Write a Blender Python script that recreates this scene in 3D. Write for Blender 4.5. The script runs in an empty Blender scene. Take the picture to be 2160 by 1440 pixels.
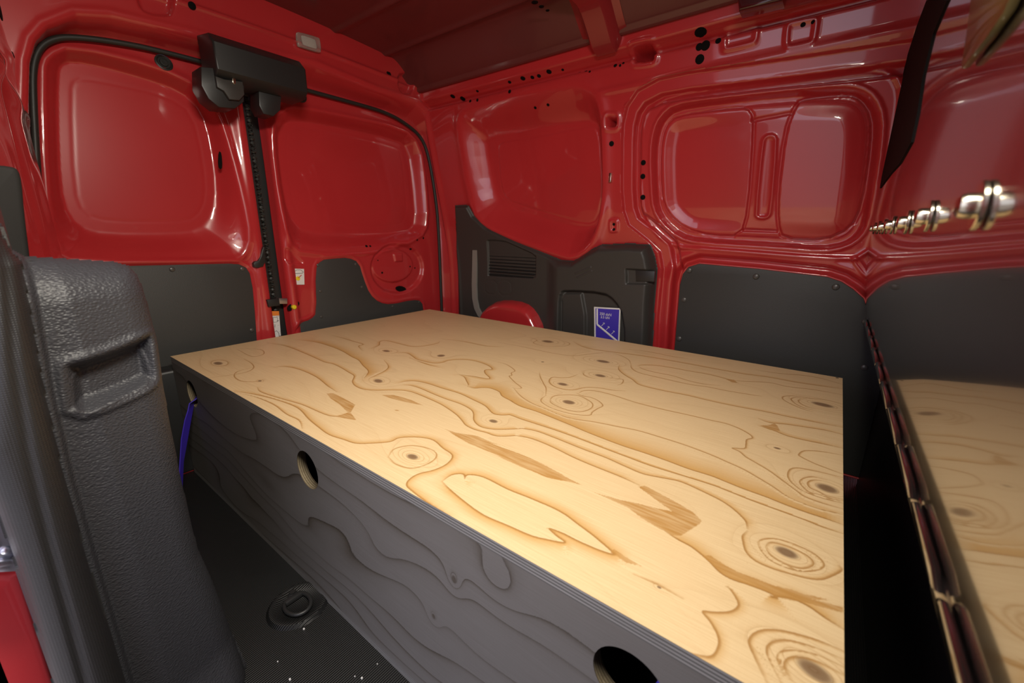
import bpy, bmesh, math, random
import numpy as np
from mathutils import Vector, Matrix
random.seed(4)
SC = bpy.context.scene
COL = SC.collection
# ------------------------------------------------------------------ camera
F_PX, PITCH, YAW, ROLL = 881.12, .255624, .651264, .00613
_c, _s = math.cos(YAW), math.sin(YAW)
_fh = np.array([-_s, _c, 0]); _r0 = np.array([_c, _s, 0]); _u0 = np.array([0, 0, 1.])
FWD = _fh*math.cos(PITCH) - _u0*math.sin(PITCH)
_u1 = _fh*math.sin(PITCH) + _u0*math.cos(PITCH)
RGT = _r0*math.cos(ROLL) + _u1*math.sin(ROLL)
UPV = -_r0*math.sin(ROLL) + _u1*math.cos(ROLL)
CAM = np.array([0, 0, .784])
cd = bpy.data.cameras.new('camera'); cam = bpy.data.objects.new('camera', cd); COL.objects.link(cam)
cd.sensor_width = 36; cd.sensor_fit = 'HORIZONTAL'; cd.lens = F_PX/2160*36
cd.clip_start = .01; cd.clip_end = 200
cd.dof.use_dof = True; cd.dof.focus_distance = 1.0; cd.dof.aperture_fstop = 5.0
cam.matrix_world = Matrix(((RGT[0], UPV[0], -FWD[0], CAM[0]), (RGT[1], UPV[1], -FWD[1], CAM[1]),
                           (RGT[2], UPV[2], -FWD[2], CAM[2]), (0, 0, 0, 1)))
SC.camera = cam
# ------------------------------------------------------------------ light
world = bpy.data.worlds.new('sky'); SC.world = world; world.use_nodes = True
wn = world.node_tree.nodes; wl = world.node_tree.links
bg = wn['Background']; bg.inputs['Color'].default_value = (.82, .83, 1.0, 1); bg.inputs['Strength'].default_value = 2.0
LAMP = Vector((-.03, .13, 1.33))
ld = bpy.data.lights.new('load_lamp_light', 'AREA'); lo = bpy.data.objects.new('load_lamp_light', ld)
ld.energy = 11.2; ld.spread = math.radians(135); ld.shape = 'RECTANGLE'; ld.size = .30; ld.size_y = .12; ld.color = (1, .93, .80)
lo.location = LAMP; lo.rotation_euler = Vector((-.82, .44, -.86)).to_track_quat('-Z', 'Y').to_euler()
COL.objects.link(lo)
SC.view_settings.view_transform = 'Standard'; SC.view_settings.look = 'None'
SC.view_settings.gamma = 1; SC.view_settings.use_curve_mapping = False
SC.view_settings.exposure = 0.0

# ------------------------------------------------------------------ geometry helpers
def ray(x, y): return FWD + RGT*(x-1080)/F_PX - UPV*(y-720)/F_PX
def onx(x, y, X): r = ray(x, y); return CAM + r*((X-CAM[0])/r[0])
def ony(x, y, Y): r = ray(x, y); return CAM + r*((Y-CAM[1])/r[1])
def onz(x, y, z): r = ray(x, y); return CAM + r*((z-CAM[2])/r[2])
def wall_y(z): z = np.asarray(z, float); return 1.60 - .215*.06*np.log1p(np.exp((z-.68)/.06))
def onr(x, y):                       # a point of the right-hand side wall (curved inwards at the top)
    z = .8
    for _ in range(40): z = .5*z + .5*ony(x, y, float(wall_y(z)))[2]
    return ony(x, y, float(wall_y(z)))
def P_x(pts, X): return np.array([onx(a, b, X)[1:] for a, b in pts])           # -> (Y,z)
def P_r(pts): return np.array([onr(a, b)[[0, 2]] for a, b in pts])              # -> (X,z)
def chaikin(p, n=2, q=.25):
    p = np.asarray(p, float)
    for _ in range(n):
        a = p; b = np.roll(p, -1, 0)
        p = np.stack([a*(1-q)+b*q, a*q+b*(1-q)], 1).reshape(-1, 2)
    return p
def rr(p): return chaikin(chaikin(p, 1, .10), 1, .25)
def sdf(poly, U, V, margin=.12):     # signed distance, negative inside
    poly = np.asarray(poly, np.float64); out = np.full(U.shape, margin)
    lo = poly.min(0)-margin; hi = poly.max(0)+margin
    m = (U > lo[0]) & (U < hi[0]) & (V > lo[1]) & (V < hi[1])
    x = U[m]; y = V[m]; d2 = np.full(x.shape, 1e9); ins = np.zeros(x.shape, bool)
    n = len(poly)
    for i in range(n):
        ax, ay = poly[i]; bx, by = poly[(i+1) % n]; ex, ey = bx-ax, by-ay
        L = ex*ex+ey*ey+1e-12
        t = np.clip(((x-ax)*ex+(y-ay)*ey)/L, 0, 1)
        d2 = np.minimum(d2, (x-ax-t*ex)**2+(y-ay-t*ey)**2)
        if ay != by:
            c = (ay > y) != (by > y)
            ins ^= c & (x < (bx-ax)*(y-ay)/(by-ay)+ax)
    d = np.sqrt(d2); out[m] = np.where(ins, -d, d)
    return out
def sm(t): t = np.clip(t, 0, 1); return t*t*(3-2*t)
def band(x, a, b): return sm((x-a)/(b-a))
def between(dO, dI):                 # 0 on the outer outline, 1 on the inner one
    o = np.maximum(-dO, 0); i = np.maximum(dI, 0)
    t = o/(o+i+1e-9); return np.where(dO >= 0, 0, np.where(dI <= 0, 1, t))
def bump(x, c, w): return np.exp(-((x-c)/w)**2)

def obj(name, me, mat=None, parent=None, label=None, cat=None, kind=None, group=None):
    o = bpy.data.objects.new(name, me); COL.objects.link(o)
    if mat is not None and me is not None and len(me.materials) == 0: me.materials.append(mat)
    if parent is not None: o.parent = parent
    if label: o['label'] = label
    if cat: o['category'] = cat
    if kind: o['kind'] = kind
    if group: o['group'] = group
    return o
def thing(name, label, cat, loc=(0, 0, 0), kind=None, group=None):
    o = bpy.data.objects.new(name, None); COL.objects.link(o); o.location = loc
    if label: o['label'] = label
    if cat: o['category'] = cat
    if kind: o['kind'] = kind
    if group: o['group'] = group
    bpy.context.view_layer.update()
    return o
def part(name, me, mat, root, label=None, kind=None):   # world-space mesh under a root that may be moved
    o = obj(name, me, mat, None, label, None, kind)
    o.parent = root; o.matrix_parent_inverse = root.matrix_world.inverted()
    return o
def grid(name, us, vs, fn, mask=None):
    U, V = np.meshgrid(us, vs, indexing='ij'); X, Y, Z = fn(U, V)
    nu, nv = U.shape
    co = np.stack([X, Y, Z], -1).reshape(-1, 3)
    idx = np.arange(nu*nv).reshape(nu, nv)
    q = np.stack([idx[:-1, :-1], idx[1:, :-1], idx[1:, 1:], idx[:-1, 1:]], -1)
    if mask is not None:
        um = (us[:-1]+us[1:])/2; vm = (vs[:-1]+vs[1:])/2
        q = q[mask(*np.meshgrid(um, vm, indexing='ij'))]
    q = q.reshape(-1, 4)
    used = np.zeros(nu*nv, bool); used[q.ravel()] = True
    remap = np.cumsum(used)-1; co = co[used]; q = remap[q]
    me = bpy.data.meshes.new(name)
    me.vertices.add(len(co)); me.vertices.foreach_set('co', co.ravel().astype(np.float32))
    me.loops.add(q.size); me.loops.foreach_set('vertex_index', q.ravel().astype(np.int32))
    me.polygons.add(len(q)); me.polygons.foreach_set('loop_start', (np.arange(len(q))*4).astype(np.int32))
    me.polygons.foreach_set('use_smooth', np.ones(len(q), bool))
    me.update(calc_edges=True); me.validate()
    return me
def from_bm(name, bm, smooth=False, angle=None):
    me = bpy.data.meshes.new(name); bmesh.ops.recalc_face_normals(bm, faces=bm.faces[:]); bm.to_mesh(me); bm.free()
    if smooth:
        me.shade_smooth()
        if angle: me.set_sharp_from_angle(angle=math.radians(angle))
    return me
def prism(name, pts, vec, bevel=0, seg=2):     # outline (3D points) pushed along vec; rounded rims
    bm = bmesh.new(); vs = [bm.verts.new(p) for p in pts]; f = bm.faces.new(vs)
    r = bmesh.ops.extrude_face_region(bm, geom=[f])
    nv = [e for e in r['geom'] if isinstance(e, bmesh.types.BMVert)]
    bmesh.ops.translate(bm, verts=nv, vec=Vector(vec))
    bmesh.ops.recalc_face_normals(bm, faces=bm.faces[:])
    if bevel:
        caps = [g for g in bm.faces if len(g.verts) == len(pts)] if len(pts) != 4 else [g for g in bm.faces if abs(g.normal.dot(Vector(vec).normalized())) > .9]
        es = {e for g in caps for e in g.edges}
        bmesh.ops.bevel(bm, geom=list(es), offset=bevel, segments=seg, affect='EDGES', profile=.5, clamp_overlap=True)
    return from_bm(name, bm, True, 40)
def boxm(name, lo, hi, bevel=0, seg=2):
    bm = bmesh.new(); bmesh.ops.create_cube(bm, size=1)
    lo = Vector(lo); hi = Vector(hi)
    for v in bm.verts: v.co = Vector(((v.co[i]+.5)*(hi[i]-lo[i])+lo[i] for i in range(3)))
    if bevel: bmesh.ops.bevel(bm, geom=bm.edges[:], offset=bevel, segments=seg, affect='EDGES', profile=.5, clamp_overlap=True)
    return from_bm(name, bm, True, 40)
def tube(name, pts, r, n=8, closed=False, flat=1.0, upv=(0, 0, 1)):
    pts = [Vector(p) for p in pts]; bm = bmesh.new(); rings = []
    N = len(pts)
    for i, p in enumerate(pts):
        a = pts[i-1] if (i > 0 or closed) else p; b = pts[(i+1) % N] if (i < N-1 or closed) else p
        t = (b-a).normalized(); u = t.cross(Vector(upv))
        if u.length < 1e-4: u = t.cross(Vector((1, 0, 0)))
        u.normalize(); w = u.cross(t)
        rings.append([bm.verts.new(p+u*math.cos(2*math.pi*k/n)*r+w*math.sin(2*math.pi*k/n)*r*flat) for k in range(n)])
    for i in range(N if closed else N-1):
        A, B = rings[i], rings[(i+1) % N]
        for k in range(n): bm.faces.new((A[k], A[(k+1) % n], B[(k+1) % n], B[k]))
    if not closed: bm.faces.new(rings[0]); bm.faces.new(rings[-1])
    return from_bm(name, bm, True, 60)
def lathe(name, prof, origin, axis, n=20, hexes=()):   # prof: (r, h) along axis
    a = Vector(axis).normalized(); u = a.orthogonal().normalized(); w = a.cross(u); o = Vector(origin)
    bm = bmesh.new(); rings = []
    for r, h in prof:
        if r < 1e-6: rings.append([bm.verts.new(o+a*h)])
        else: rings.append([bm.verts.new(o+a*h+(u*math.cos(2*math.pi*k/n)+w*math.sin(2*math.pi*k/n))*r) for k in range(n)])
    for A, B in zip(rings, rings[1:]):
        for k in range(n):
            if len(A) == 1 and len(B) == 1: continue
            if len(A) == 1: bm.faces.new((A[0], B[k], B[(k+1) % n]))
            elif len(B) == 1: bm.faces.new((A[k], A[(k+1) % n], B[0]))
            else: bm.faces.new((A[k], A[(k+1) % n], B[(k+1) % n], B[k]))
    return from_bm(name, bm, True, 35)
def text_mesh(name, s, size, extrude=.0004):
    cu = bpy.data.curves.new(name, 'FONT'); cu.body = s; cu.size = size; cu.extrude = extrude; cu.align_x = 'LEFT'
    o = bpy.data.objects.new(name, cu); COL.objects.link(o); bpy.context.view_layer.update()
    me = bpy.data.meshes.new_from_object(o.evaluated_get(bpy.context.evaluated_depsgraph_get()))
    bpy.data.objects.remove(o); bpy.data.curves.remove(cu); me.name = name
    return me

# ------------------------------------------------------------------ materials
def mat(name, col, rough=.5, metal=0, spec=.5, coat=0, coat_rough=.03, ior=1.5):
    m = bpy.data.materials.new(name); m.use_nodes = True; b = m.node_tree.nodes['Principled BSDF']
    b.inputs['Base Color'].default_value = (*col, 1); b.inputs['Roughness'].default_value = rough
    b.inputs['Metallic'].default_value = metal; b.inputs['Specular IOR Level'].default_value = spec
    b.inputs['Coat Weight'].default_value = coat; b.inputs['Coat Roughness'].default_value = coat_rough
    b.inputs['IOR'].default_value = ior
    return m
class NT:
    def __init__(s, m): s.t = m.node_tree; s.n = s.t.nodes; s.l = s.t.links; s.b = s.n.get('Principled BSDF')
    def node(s, k, **kw):
        n = s.n.new(k)
        for a, v in kw.items(): setattr(n, a, v)
        return n
    def put(s, sock, v):
        if hasattr(v, 'is_output'): s.l.new(v, sock)
        elif v is not None: sock.default_value = v
    def math(s, op, a, b=None, c=None, clamp=False):
        n = s.node('ShaderNodeMath', operation=op, use_clamp=clamp)
        for i, v in enumerate((a, b, c)): s.put(n.inputs[i], v) if v is not None else None
        return n.outputs[0]
    def vec(s, op, a, b=None, c=None, out=0):
        n = s.node('ShaderNodeVectorMath', operation=op)
        for i, v in enumerate((a, b, c)): s.put(n.inputs[i], v) if v is not None else None
        return n.outputs[out]
    def noise(s, v, scale, detail=2, rough=.5, dist=0):
        n = s.node('ShaderNodeTexNoise'); s.put(n.inputs['Vector'], v)
        n.inputs['Scale'].default_value = scale; n.inputs['Detail'].default_value = detail
        n.inputs['Roughness'].default_value = rough; n.inputs['Distortion'].default_value = dist
        return n.outputs[0]
    def mapr(s, v, a, b, c, d, mode='LINEAR'):
        n = s.node('ShaderNodeMapRange', interpolation_type=mode); s.put(n.inputs[0], v)
        for i, q in enumerate((a, b, c, d)): n.inputs[i+1].default_value = q
        return n.outputs[0]
    def ramp(s, v, stops):
        n = s.node('ShaderNodeValToRGB'); s.put(n.inputs[0], v); e = n.color_ramp.elements
        while len(e) < len(stops): e.new(.5)
        for q, (p, c) in zip(e, stops): q.position = p; q.color = (*c, 1)
        return n.outputs[0]
    def mix(s, f, a, b, mode='MIX'):
        n = s.node('ShaderNodeMix', data_type='RGBA', blend_type=mode)
        s.put(n.inputs[0], f)
        for sock, v in ((n.inputs[6], a), (n.inputs[7], b)):
            s.put(sock, v if hasattr(v, 'is_output') else (*v, 1))
        return n.outputs[2]
    def bump(s, h, strength, dist):
        n = s.node('ShaderNodeBump'); n.inputs['Strength'].default_value = strength; n.inputs['Distance'].default_value = dist
        s.put(n.inputs['Height'], h); s.l.new(n.outputs[0], s.b.inputs['Normal'])
    def objco(s): return s.node('ShaderNodeTexCoord').outputs['Object']
    def pos(s): return s.node('ShaderNodeNewGeometry').outputs['Position']

M = {}
M['red'] = mat('red_paint', (.50, .016, .022), .30, 0, .5, 1.0, .04)
nt = NT(M['red']); nz = nt.noise(nt.pos(), 2.2, 3)
nt.l.new(nt.mix(nt.mapr(nz, .3, .7, 0, 1), (.45, .024, .028), (.50, .029, .033)), nt.b.inputs['Base Color'])
M['roof'] = mat('maroon_roof', (.125, .026, .027), .45, 0, .4, .5, .12)  # roof skin: darker and duller than the body red
M['beam'] = mat('dark_red_beam', (.27, .020, .023), .32, 0, .5, .9, .06)  # roof beams: darker than the body red
M['card'] = mat('charcoal_card', (.042, .042, .040), .55, 0, .4)
nt = NT(M['card']); nt.bump(nt.noise(nt.pos(), 420, 2), .15, .002)
M['plastic'] = mat('charcoal_plastic', (.040, .038, .035), .45, 0, .5)
nt = NT(M['plastic']); nt.bump(nt.noise(nt.pos(), 500, 2), .15, .002)
M['grain'] = mat('grained_plastic', (.036, .036, .041), .48, 0, .45)
nt = NT(M['grain'])
vo = nt.node('ShaderNodeTexVoronoi', feature='SMOOTH_F1'); vo.inputs['Scale'].default_value = 400
wv = nt.vec('ADD', nt.pos(), nt.vec('MULTIPLY', nt.node('ShaderNodeTexNoise').outputs['Color'], (.01, .01, .01)))
nt.l.new(nt.vec('MULTIPLY', nt.pos(), (1, .75, 1.35)), vo.inputs['Vector'])
nt.bump(vo.outputs['Distance'], .6, .0020)
M['weave'] = mat('woven_trim', (.022, .021, .021), .45, 0, .4)
nt = NT(M['weave'])
wa = nt.node('ShaderNodeTexWave'); wa.inputs['Scale'].default_value = 140; wa.bands_direction = 'Z'; nt.l.new(nt.pos(), wa.inputs['Vector'])
wb = nt.node('ShaderNodeTexWave'); wb.inputs['Scale'].default_value = 140; wb.bands_direction = 'Y'; nt.l.new(nt.pos(), wb.inputs['Vector'])
nt.bump(nt.math('MULTIPLY', wa.outputs[1], wb.outputs[1]), .35, .0012)
M['black'] = mat('black_plastic', (.018, .018, .018), .42)
M['matte'] = mat('matte_black', (.014, .013, .012), .75, 0, .2)
M['rubber'] = mat('black_rubber', (.020, .021, .019), .5)
M['hole'] = mat('dark_hole', (.006, .005, .005), .8, 0, .1)
M['mat'] = mat('rubber_floor_mat', (.007, .007, .007), .45, 0, .4)
nt = NT(M['mat'])
wa = nt.node('ShaderNodeTexWave'); wa.inputs['Scale'].default_value = 75; wa.bands_direction = 'X'; nt.l.new(nt.pos(), wa.inputs['Vector'])
nt.bump(wa.outputs[1], .5, .002)
M['steel'] = mat('zinc_steel', (.62, .57, .45), .22, 1)
M['silver'] = mat('silver_metal', (.62, .63, .70), .3, 1)
M['white'] = mat('white_label', (.75, .74, .72), .5)
M['yellow'] = mat('yellow_mark', (.80, .62, .02), .5)
M['redmark'] = mat('red_mark', (.55, .03, .03), .5)
M['orange'] = mat('orange_mark', (.75, .22, .03), .5)
M['ink'] = mat('grey_ink', (.12, .12, .13), .6)
M['blue'] = mat('blue_label', (.055, .035, .42), .4)
M['violet'] = mat('violet_webbing', (.045, .02, .42), .6)
M['rivet'] = mat('grey_rivet', (.07, .065, .06), .35)
M['grey'] = mat('grey_webbing', (.22, .21, .19), .6)
M['asphalt'] = mat('pale_paving', (.42, .38, .33), .9)
M['lens'] = mat('clear_lens', (.9, .86, .8), .08); M['lens'].node_tree.nodes['Principled BSDF'].inputs['Transmission Weight'].default_value = .85
M['bulk'] = mat('glossy_dark_sheet', (.030, .020, .019), .16, 0, .9, 1.0, .05, 1.9)
nt = NT(M['bulk']); nt.b.inputs['Coat IOR'].default_value = 1.8
nt.bump(nt.noise(nt.vec('MULTIPLY', nt.pos(), (1, 1, 2.5)), 4, 2), .05, .02)
M['olive'] = mat('olive_wedge', (.09, .085, .02), .35, 0, .5, .5)

def wood(name, knots, bumps, light, mid, dark, base_k, noise_a, axes, traced=False, knot_col=(.16, .09, .045), rough=.42):
    """rotary-cut softwood veneer: sawtooth contour lines of a height field with peaks at the knots"""
    m = mat(name, light, rough, 0, .4); t = NT(m)
    sep = t.node('ShaderNodeSeparateXYZ'); t.l.new(t.pos(), sep.inputs[0])
    cmb = t.node('ShaderNodeCombineXYZ'); t.l.new(sep.outputs[axes[0]], cmb.inputs[0]); t.l.new(sep.outputs[axes[1]], cmb.inputs[1])
    p = cmb.outputs[0]
    wob = t.node('ShaderNodeTexNoise'); wob.inputs['Scale'].default_value = 9; wob.inputs['Detail'].default_value = 1
    t.l.new(t.vec('MULTIPLY', p, (.6, 1, 1)), wob.inputs['Vector'])
    p2 = t.vec('ADD', p, t.vec('MULTIPLY', t.vec('SUBTRACT', wob.outputs['Color'], (.5, .5, .5)), (.05, .022, 0)))
    s2 = t.node('ShaderNodeSeparateXYZ'); t.l.new(p2, s2.inputs[0])
    Fv = t.math('MULTIPLY', s2.outputs[1], base_k)
    big = t.noise(t.vec('MULTIPLY', p, (.75, 2.2, 1)), 2.6, 1.2, .45)
    Fv = t.math('ADD', Fv, t.math('MULTIPLY', big, noise_a))
    core = None; near = None
    for (x, y, sx, sy, a, rot) in knots+bumps:
        q = t.vec('SUBTRACT', p2 if (x, y, sx, sy, a, rot) in bumps else p, (x, y, 0))
        if rot:
            n = t.node('ShaderNodeVectorRotate', rotation_type='Z_AXIS'); t.l.new(q, n.inputs[0]); n.inputs['Angle'].default_value = rot; q = n.outputs[0]
        q = t.vec('MULTIPLY', q, (1/sx, 1/sy, 0))
        d2 = t.vec('DOT_PRODUCT', q, q, out=1)
        g = t.math('DIVIDE', a, t.math('ADD', d2, 1))
        Fv = t.math('ADD', Fv, g)
        if (x, y, sx, sy, a, rot) in knots:
            gg = t.math('DIVIDE', 1, t.math('ADD', d2, 1)); near = gg if near is None else t.math('MAXIMUM', near, gg)
            k = t.mapr(d2, .05, .26, 1, 0, 'SMOOTHSTEP'); core = k if core is None else t.math('MAXIMUM', core, k)
    # ragged line edge along the grain
    rag = t.noise(t.vec('MULTIPLY', p, (1, .35, 1)), 420, 2); Fr = t.math('ADD', Fv, t.math('MULTIPLY', t.math('SUBTRACT', rag, .5), .05))
    fr = t.math('FRACT', Fr)
    lines = t.ramp(fr, [(0, light), (.50, light), (.80, tuple(.8*a+.2*b for a, b in zip(light, mid))), (.90, tuple(.45*a+.55*b for a, b in zip(light, mid))), (.955, mid), (.98, dark), (.995, light)])
    # only part of the rings are strong
    amt = t.mapr(t.noise(t.vec('MULTIPLY', p, (1, 2.5, 1)), 3.1, 2), .35, .60, .5, 1)
    if traced:
        amt = t.math('MULTIPLY', amt, t.math('MAXIMUM', t.mapr(near, .10, .6, .10, .75), .10))
    col = t.mix(amt, light, lines)
    fine = t.noise(t.vec('MULTIPLY', p, (5, 260, 1)), 2.2, 4, .6)
    col = t.mix(t.mapr(fine, .35, .75, .0, .30), col, mid)
    cross = t.noise(t.vec('MULTIPLY', p, (300, 8, 1)), 2, 2)
    col = t.mix(t.mapr(cross, .5, .8, 0, .12), col, tuple(min(1, 1.12*v) for v in light))
    if traced:
        at = lambda n: t.node('ShaderNodeAttribute', attribute_name=n).outputs['Fac']
        tt = t.math('ADD', at('ring_t'), t.math('MULTIPLY', t.math('SUBTRACT', rag, .5), .10))
        dd = t.math('ADD', at('ring_d'), t.math('MULTIPLY', t.math('SUBTRACT', rag, .5), .10)); am_ = at('ring_a')
        side = t.math('GREATER_THAN', dd, 0)
        grad = t.math('MULTIPLY', t.math('POWER', t.math('SUBTRACT', 1, tt, clamp=True), 1.6), .95)
        core_l = t.math('MULTIPLY', side, t.mapr(dd, .05, .40, .85, 0, 'SMOOTHSTEP'))
        soft = t.math('MULTIPLY', t.math('SUBTRACT', 1, side), t.mapr(dd, -.10, 0, 0, .8))
        col = t.mix(t.math('MULTIPLY', t.math('MULTIPLY', side, grad), am_), col, (.56, .31, .085))
        k = t.math('MULTIPLY', t.math('ADD', core_l, soft, clamp=True), am_)
        col = t.mix(k, col, tuple(.55*a+.45*b for a, b in zip(mid, dark)))
        pt_ = t.math('ADD', at('patch'), t.math('MULTIPLY', t.math('SUBTRACT', rag, .5), .9))
        pn = t.noise(t.vec('MULTIPLY', p, (6, 60, 1)), 3, 3)
        f = t.math('MULTIPLY', t.mapr(pt_, -.05, .35, 0, 1), t.mapr(pn, .35, .65, .95, .50))
        col = t.mix(f, col, mid)
    if core is not None: col = t.mix(t.math('MULTIPLY', core, .85), col, knot_col)
    t.l.new(col, t.b.inputs['Base Color'])
    t.bump(fine, .08, .001)
    return m
# ================================================================== SETTING
# ---- ground outside
obj('ground', boxm('ground', (-14, -16, -.66), (14, 14, -.60)), M['asphalt'], kind='structure', label='pale paving outside the open side door')
# ---- floor with rubber mat
obj('floor', boxm('floor', (-1.83, -.10, -.06), (.30, 1.73, 0)), M['mat'], kind='structure', label='black ribbed rubber load floor')

# ---- rear frame (header and pillars around the rear doors)
LIP = [(64, 620), (60, 480), (54, 300), (60, 130), (72, 85), (98, 55), (160, 30), (233, 33), (450, 83), (667, 137), (797, 190), (880, 215), (910, 245), (930, 300), (947, 383), (960, 480), (966, 600)]
lip = P_x(LIP, -1.613); lip = np.vstack([lip, [lip[-1][0], .02], [lip[0][0], .02]])
lip = np.vstack([chaikin(lip[:17], 0), lip[17:]])
SEAL = [(98, 620), (90, 520), (80, 400), (68, 200), (69, 135), (84, 99), (112, 83), (150, 79), (233, 88), (333, 107), (540, 163), (753, 220), (813, 238), (853, 260), (888, 290), (903, 333), (917, 417), (923, 480), (930, 655)]
seal = P_x(SEAL, -1.675); seal = np.vstack([seal, [seal[-1][0], .03], [seal[0][0], .03]])
def f_frame(U, V):
    dL = sdf(lip, U, V); dS = sdf(seal, U, V)
    t = between(dL, dS)
    X = -1.613 - .07*sm(t*1.25)
    X = X + .004*bump(dL, .010, .008)
    X = X + .007*bump(V, 1.40+.02*np.sin(U*2), .006)*(dL > .02)
    pk = P_x([(283, -30), (290, 12), (310, 30), (345, 36), (368, 34), (372, -30)], -1.613)
    X = X - .025*sm(-sdf(chaikin(pk, 1), U, V)/.012)
    pk = P_x([(838, 155), (860, 152), (872, 165), (873, 197), (850, 200), (840, 185)], -1.613)
    X = X - .03*sm(-sdf(chaikin(pk, 1), U, V)/.008)
    pk = P_x([(884, 172), (893, 172), (895, 204), (885, 202)], -1.613)
    X = X - .03*sm(-sdf(chaikin(pk, 1), U, V)/.006)
    return X, U, V
us = np.arange(-.06, 1.63, .004); vs = np.arange(0, 1.525, .004)
wr = obj('wall_rear', grid('rear_frame', us, vs, f_frame, lambda U, V: sdf(seal, U, V) > -.004), M['red'], kind='structure', label='glossy red frame around the rear doors')
def ring(poly, X): return [(X, a, b) for a, b in poly]
obj('door_seal', tube('door_seal', ring(chaikin(seal, 2), -1.668), .0075, 8, True, upv=(1, 0, 0)), M['rubber'], wr, label='black rubber door seal')
obj('rear_skin', boxm('rear_skin', (-1.83, -.10, -.06), (-1.79, 1.73, 1.56)), M['red'], wr)

def hit(fn, ax, x, y):            # point and normal where a pixel's line meets a stamped surface
    r = ray(x, y); v = -1.66 if ax == 0 else 1.52
    for _ in range(25):
        p = CAM + r*((v-CAM[ax])/r[ax]); u = p[1-ax]
        v = .5*v + .5*float(fn(np.array([u]), np.array([p[2]]))[ax][0])
    p = CAM + r*((v-CAM[ax])/r[ax]); u = p[1-ax]; e = .006
    g = lambda a, b: float(fn(np.array([a]), np.array([b]))[ax][0])
    du = (g(u+e, p[2])-g(u-e, p[2]))/(2*e); dz = (g(u, p[2]+e)-g(u, p[2]-e))/(2*e)
    n = Vector((1, -du, -dz)) if ax == 0 else Vector((du, -1, dz))
    return p, n.normalized()
obj('dark_filler', boxm('dark_filler', (-1.676, -.04, 0), (-1.606, 1.56, .36), .012, 3), M['black'], kind='structure', label='black filler box added behind the platform to keep the slot dark')  # added box, keeps the slot behind the platform dark
def disc(root, p, n, r, flat=1.0, mt='hole', name='hole'):
    n = Vector(n).normalized(); p = Vector(p)
    me = lathe(name, [(r, 0), (r, .0014), (r*.85, .0020), (0, .0018)], p-n*.0006, n, 14)
    return obj(name, me, M[mt], root)
for x, y, r in [(820, 155, .011), (405, 12, .010), (917, 208, .018), (3, 112, .020), (905, 240, .004)]:
    disc(wr, *hit(f_frame, 0, x, y), r)
for x, y in [(310, 88), (325, 92)]:
    pass

# ---- rear doors
DX = -1.685
O1 = P_x([(93, 150), (103, 120), (150, 100), (330, 142), (420, 185), (458, 235), (485, 320), (508, 420), (522, 500), (515, 535), (490, 548), (160, 549), (120, 530), (100, 400)], DX)
I1 = P_x([(122, 150), (135, 128), (180, 130), (290, 160), (385, 192), (428, 235), (446, 300), (456, 393), (448, 450), (420, 482), (360, 490), (220, 490), (165, 475), (135, 430), (124, 330)], DX-.04)
N1 = P_x([(152, 190), (162, 165), (200, 166), (353, 200), (408, 238), (430, 333), (437, 417), (417, 458), (380, 467), (233, 467), (180, 452), (160, 400)], DX-.04)
O2 = P_x([(570, 300), (575, 262), (596, 232), (625, 226), (715, 243), (850, 272), (884, 305), (896, 380), (902, 470), (885, 502), (800, 532), (640, 536), (606, 505), (585, 420)], DX)
I2 = P_x([(590, 300), (597, 268), (620, 254), (720, 270), (835, 295), (862, 312), (872, 400), (877, 467), (860, 490), (665, 488), (625, 472), (604, 420)], DX-.03)
N2 = P_x([(606, 300), (612, 272), (640, 266), (720, 280), (830, 306), (850, 318), (858, 400), (862, 450), (846, 478), (680, 476), (640, 464), (618, 420)], DX-.03)
O1, I1, N1, O2, I2, N2 = [chaikin(p, 1) for p in (O1, I1, N1, O2, I2, N2)]
CARD1 = chaikin(P_x([(105, 960), (108, 600), (128, 566), (200, 562), (470, 554), (515, 558), (531, 582), (540, 680), (556, 960)], DX), 1)
CARD2 = chaikin(P_x([(612, 790), (616, 700), (630, 681), (655, 674), (668, 660), (665, 570), (676, 548), (705, 545), (735, 543), (757, 553), (767, 587), (780, 620), (800, 638), (825, 642), (870, 632), (890, 634), (894, 660), (898, 790)], DX), 1)
SPK = [onx(838+58*math.cos(a), 566+56*math.sin(a), DX)[1:] for a in np.linspace(0, 2*math.pi, 25)[:-1]]
SPI = [onx(830+46*math.cos(a), 560+38*math.sin(a), DX)[1:] for a in np.linspace(0, 2*math.pi, 25)[:-1]]
Y1, Y2 = .703, .751
def crease(U, V, poly, w=.003): return bump(sdf(poly, U, V), 0, w)
def f_door1(U, V):
    t = between(sdf(O1, U, V), sdf(I1, U, V)); e = Y1-U
    X = DX - .052*sm(t) + .014*bump(e, .030, .022) - .03*(1-band(e, 0, .012))
    X = X + .008*bump(sdf(O1, U, V), .004, .012)
    X = X - .0005*crease(U, V, N1, .004)
    X = X - .006*sm(-sdf(CARD1, U, V)/.006) + .003*bump(sdf(CARD1, U, V), .010, .006)
    return X, U, V
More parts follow.
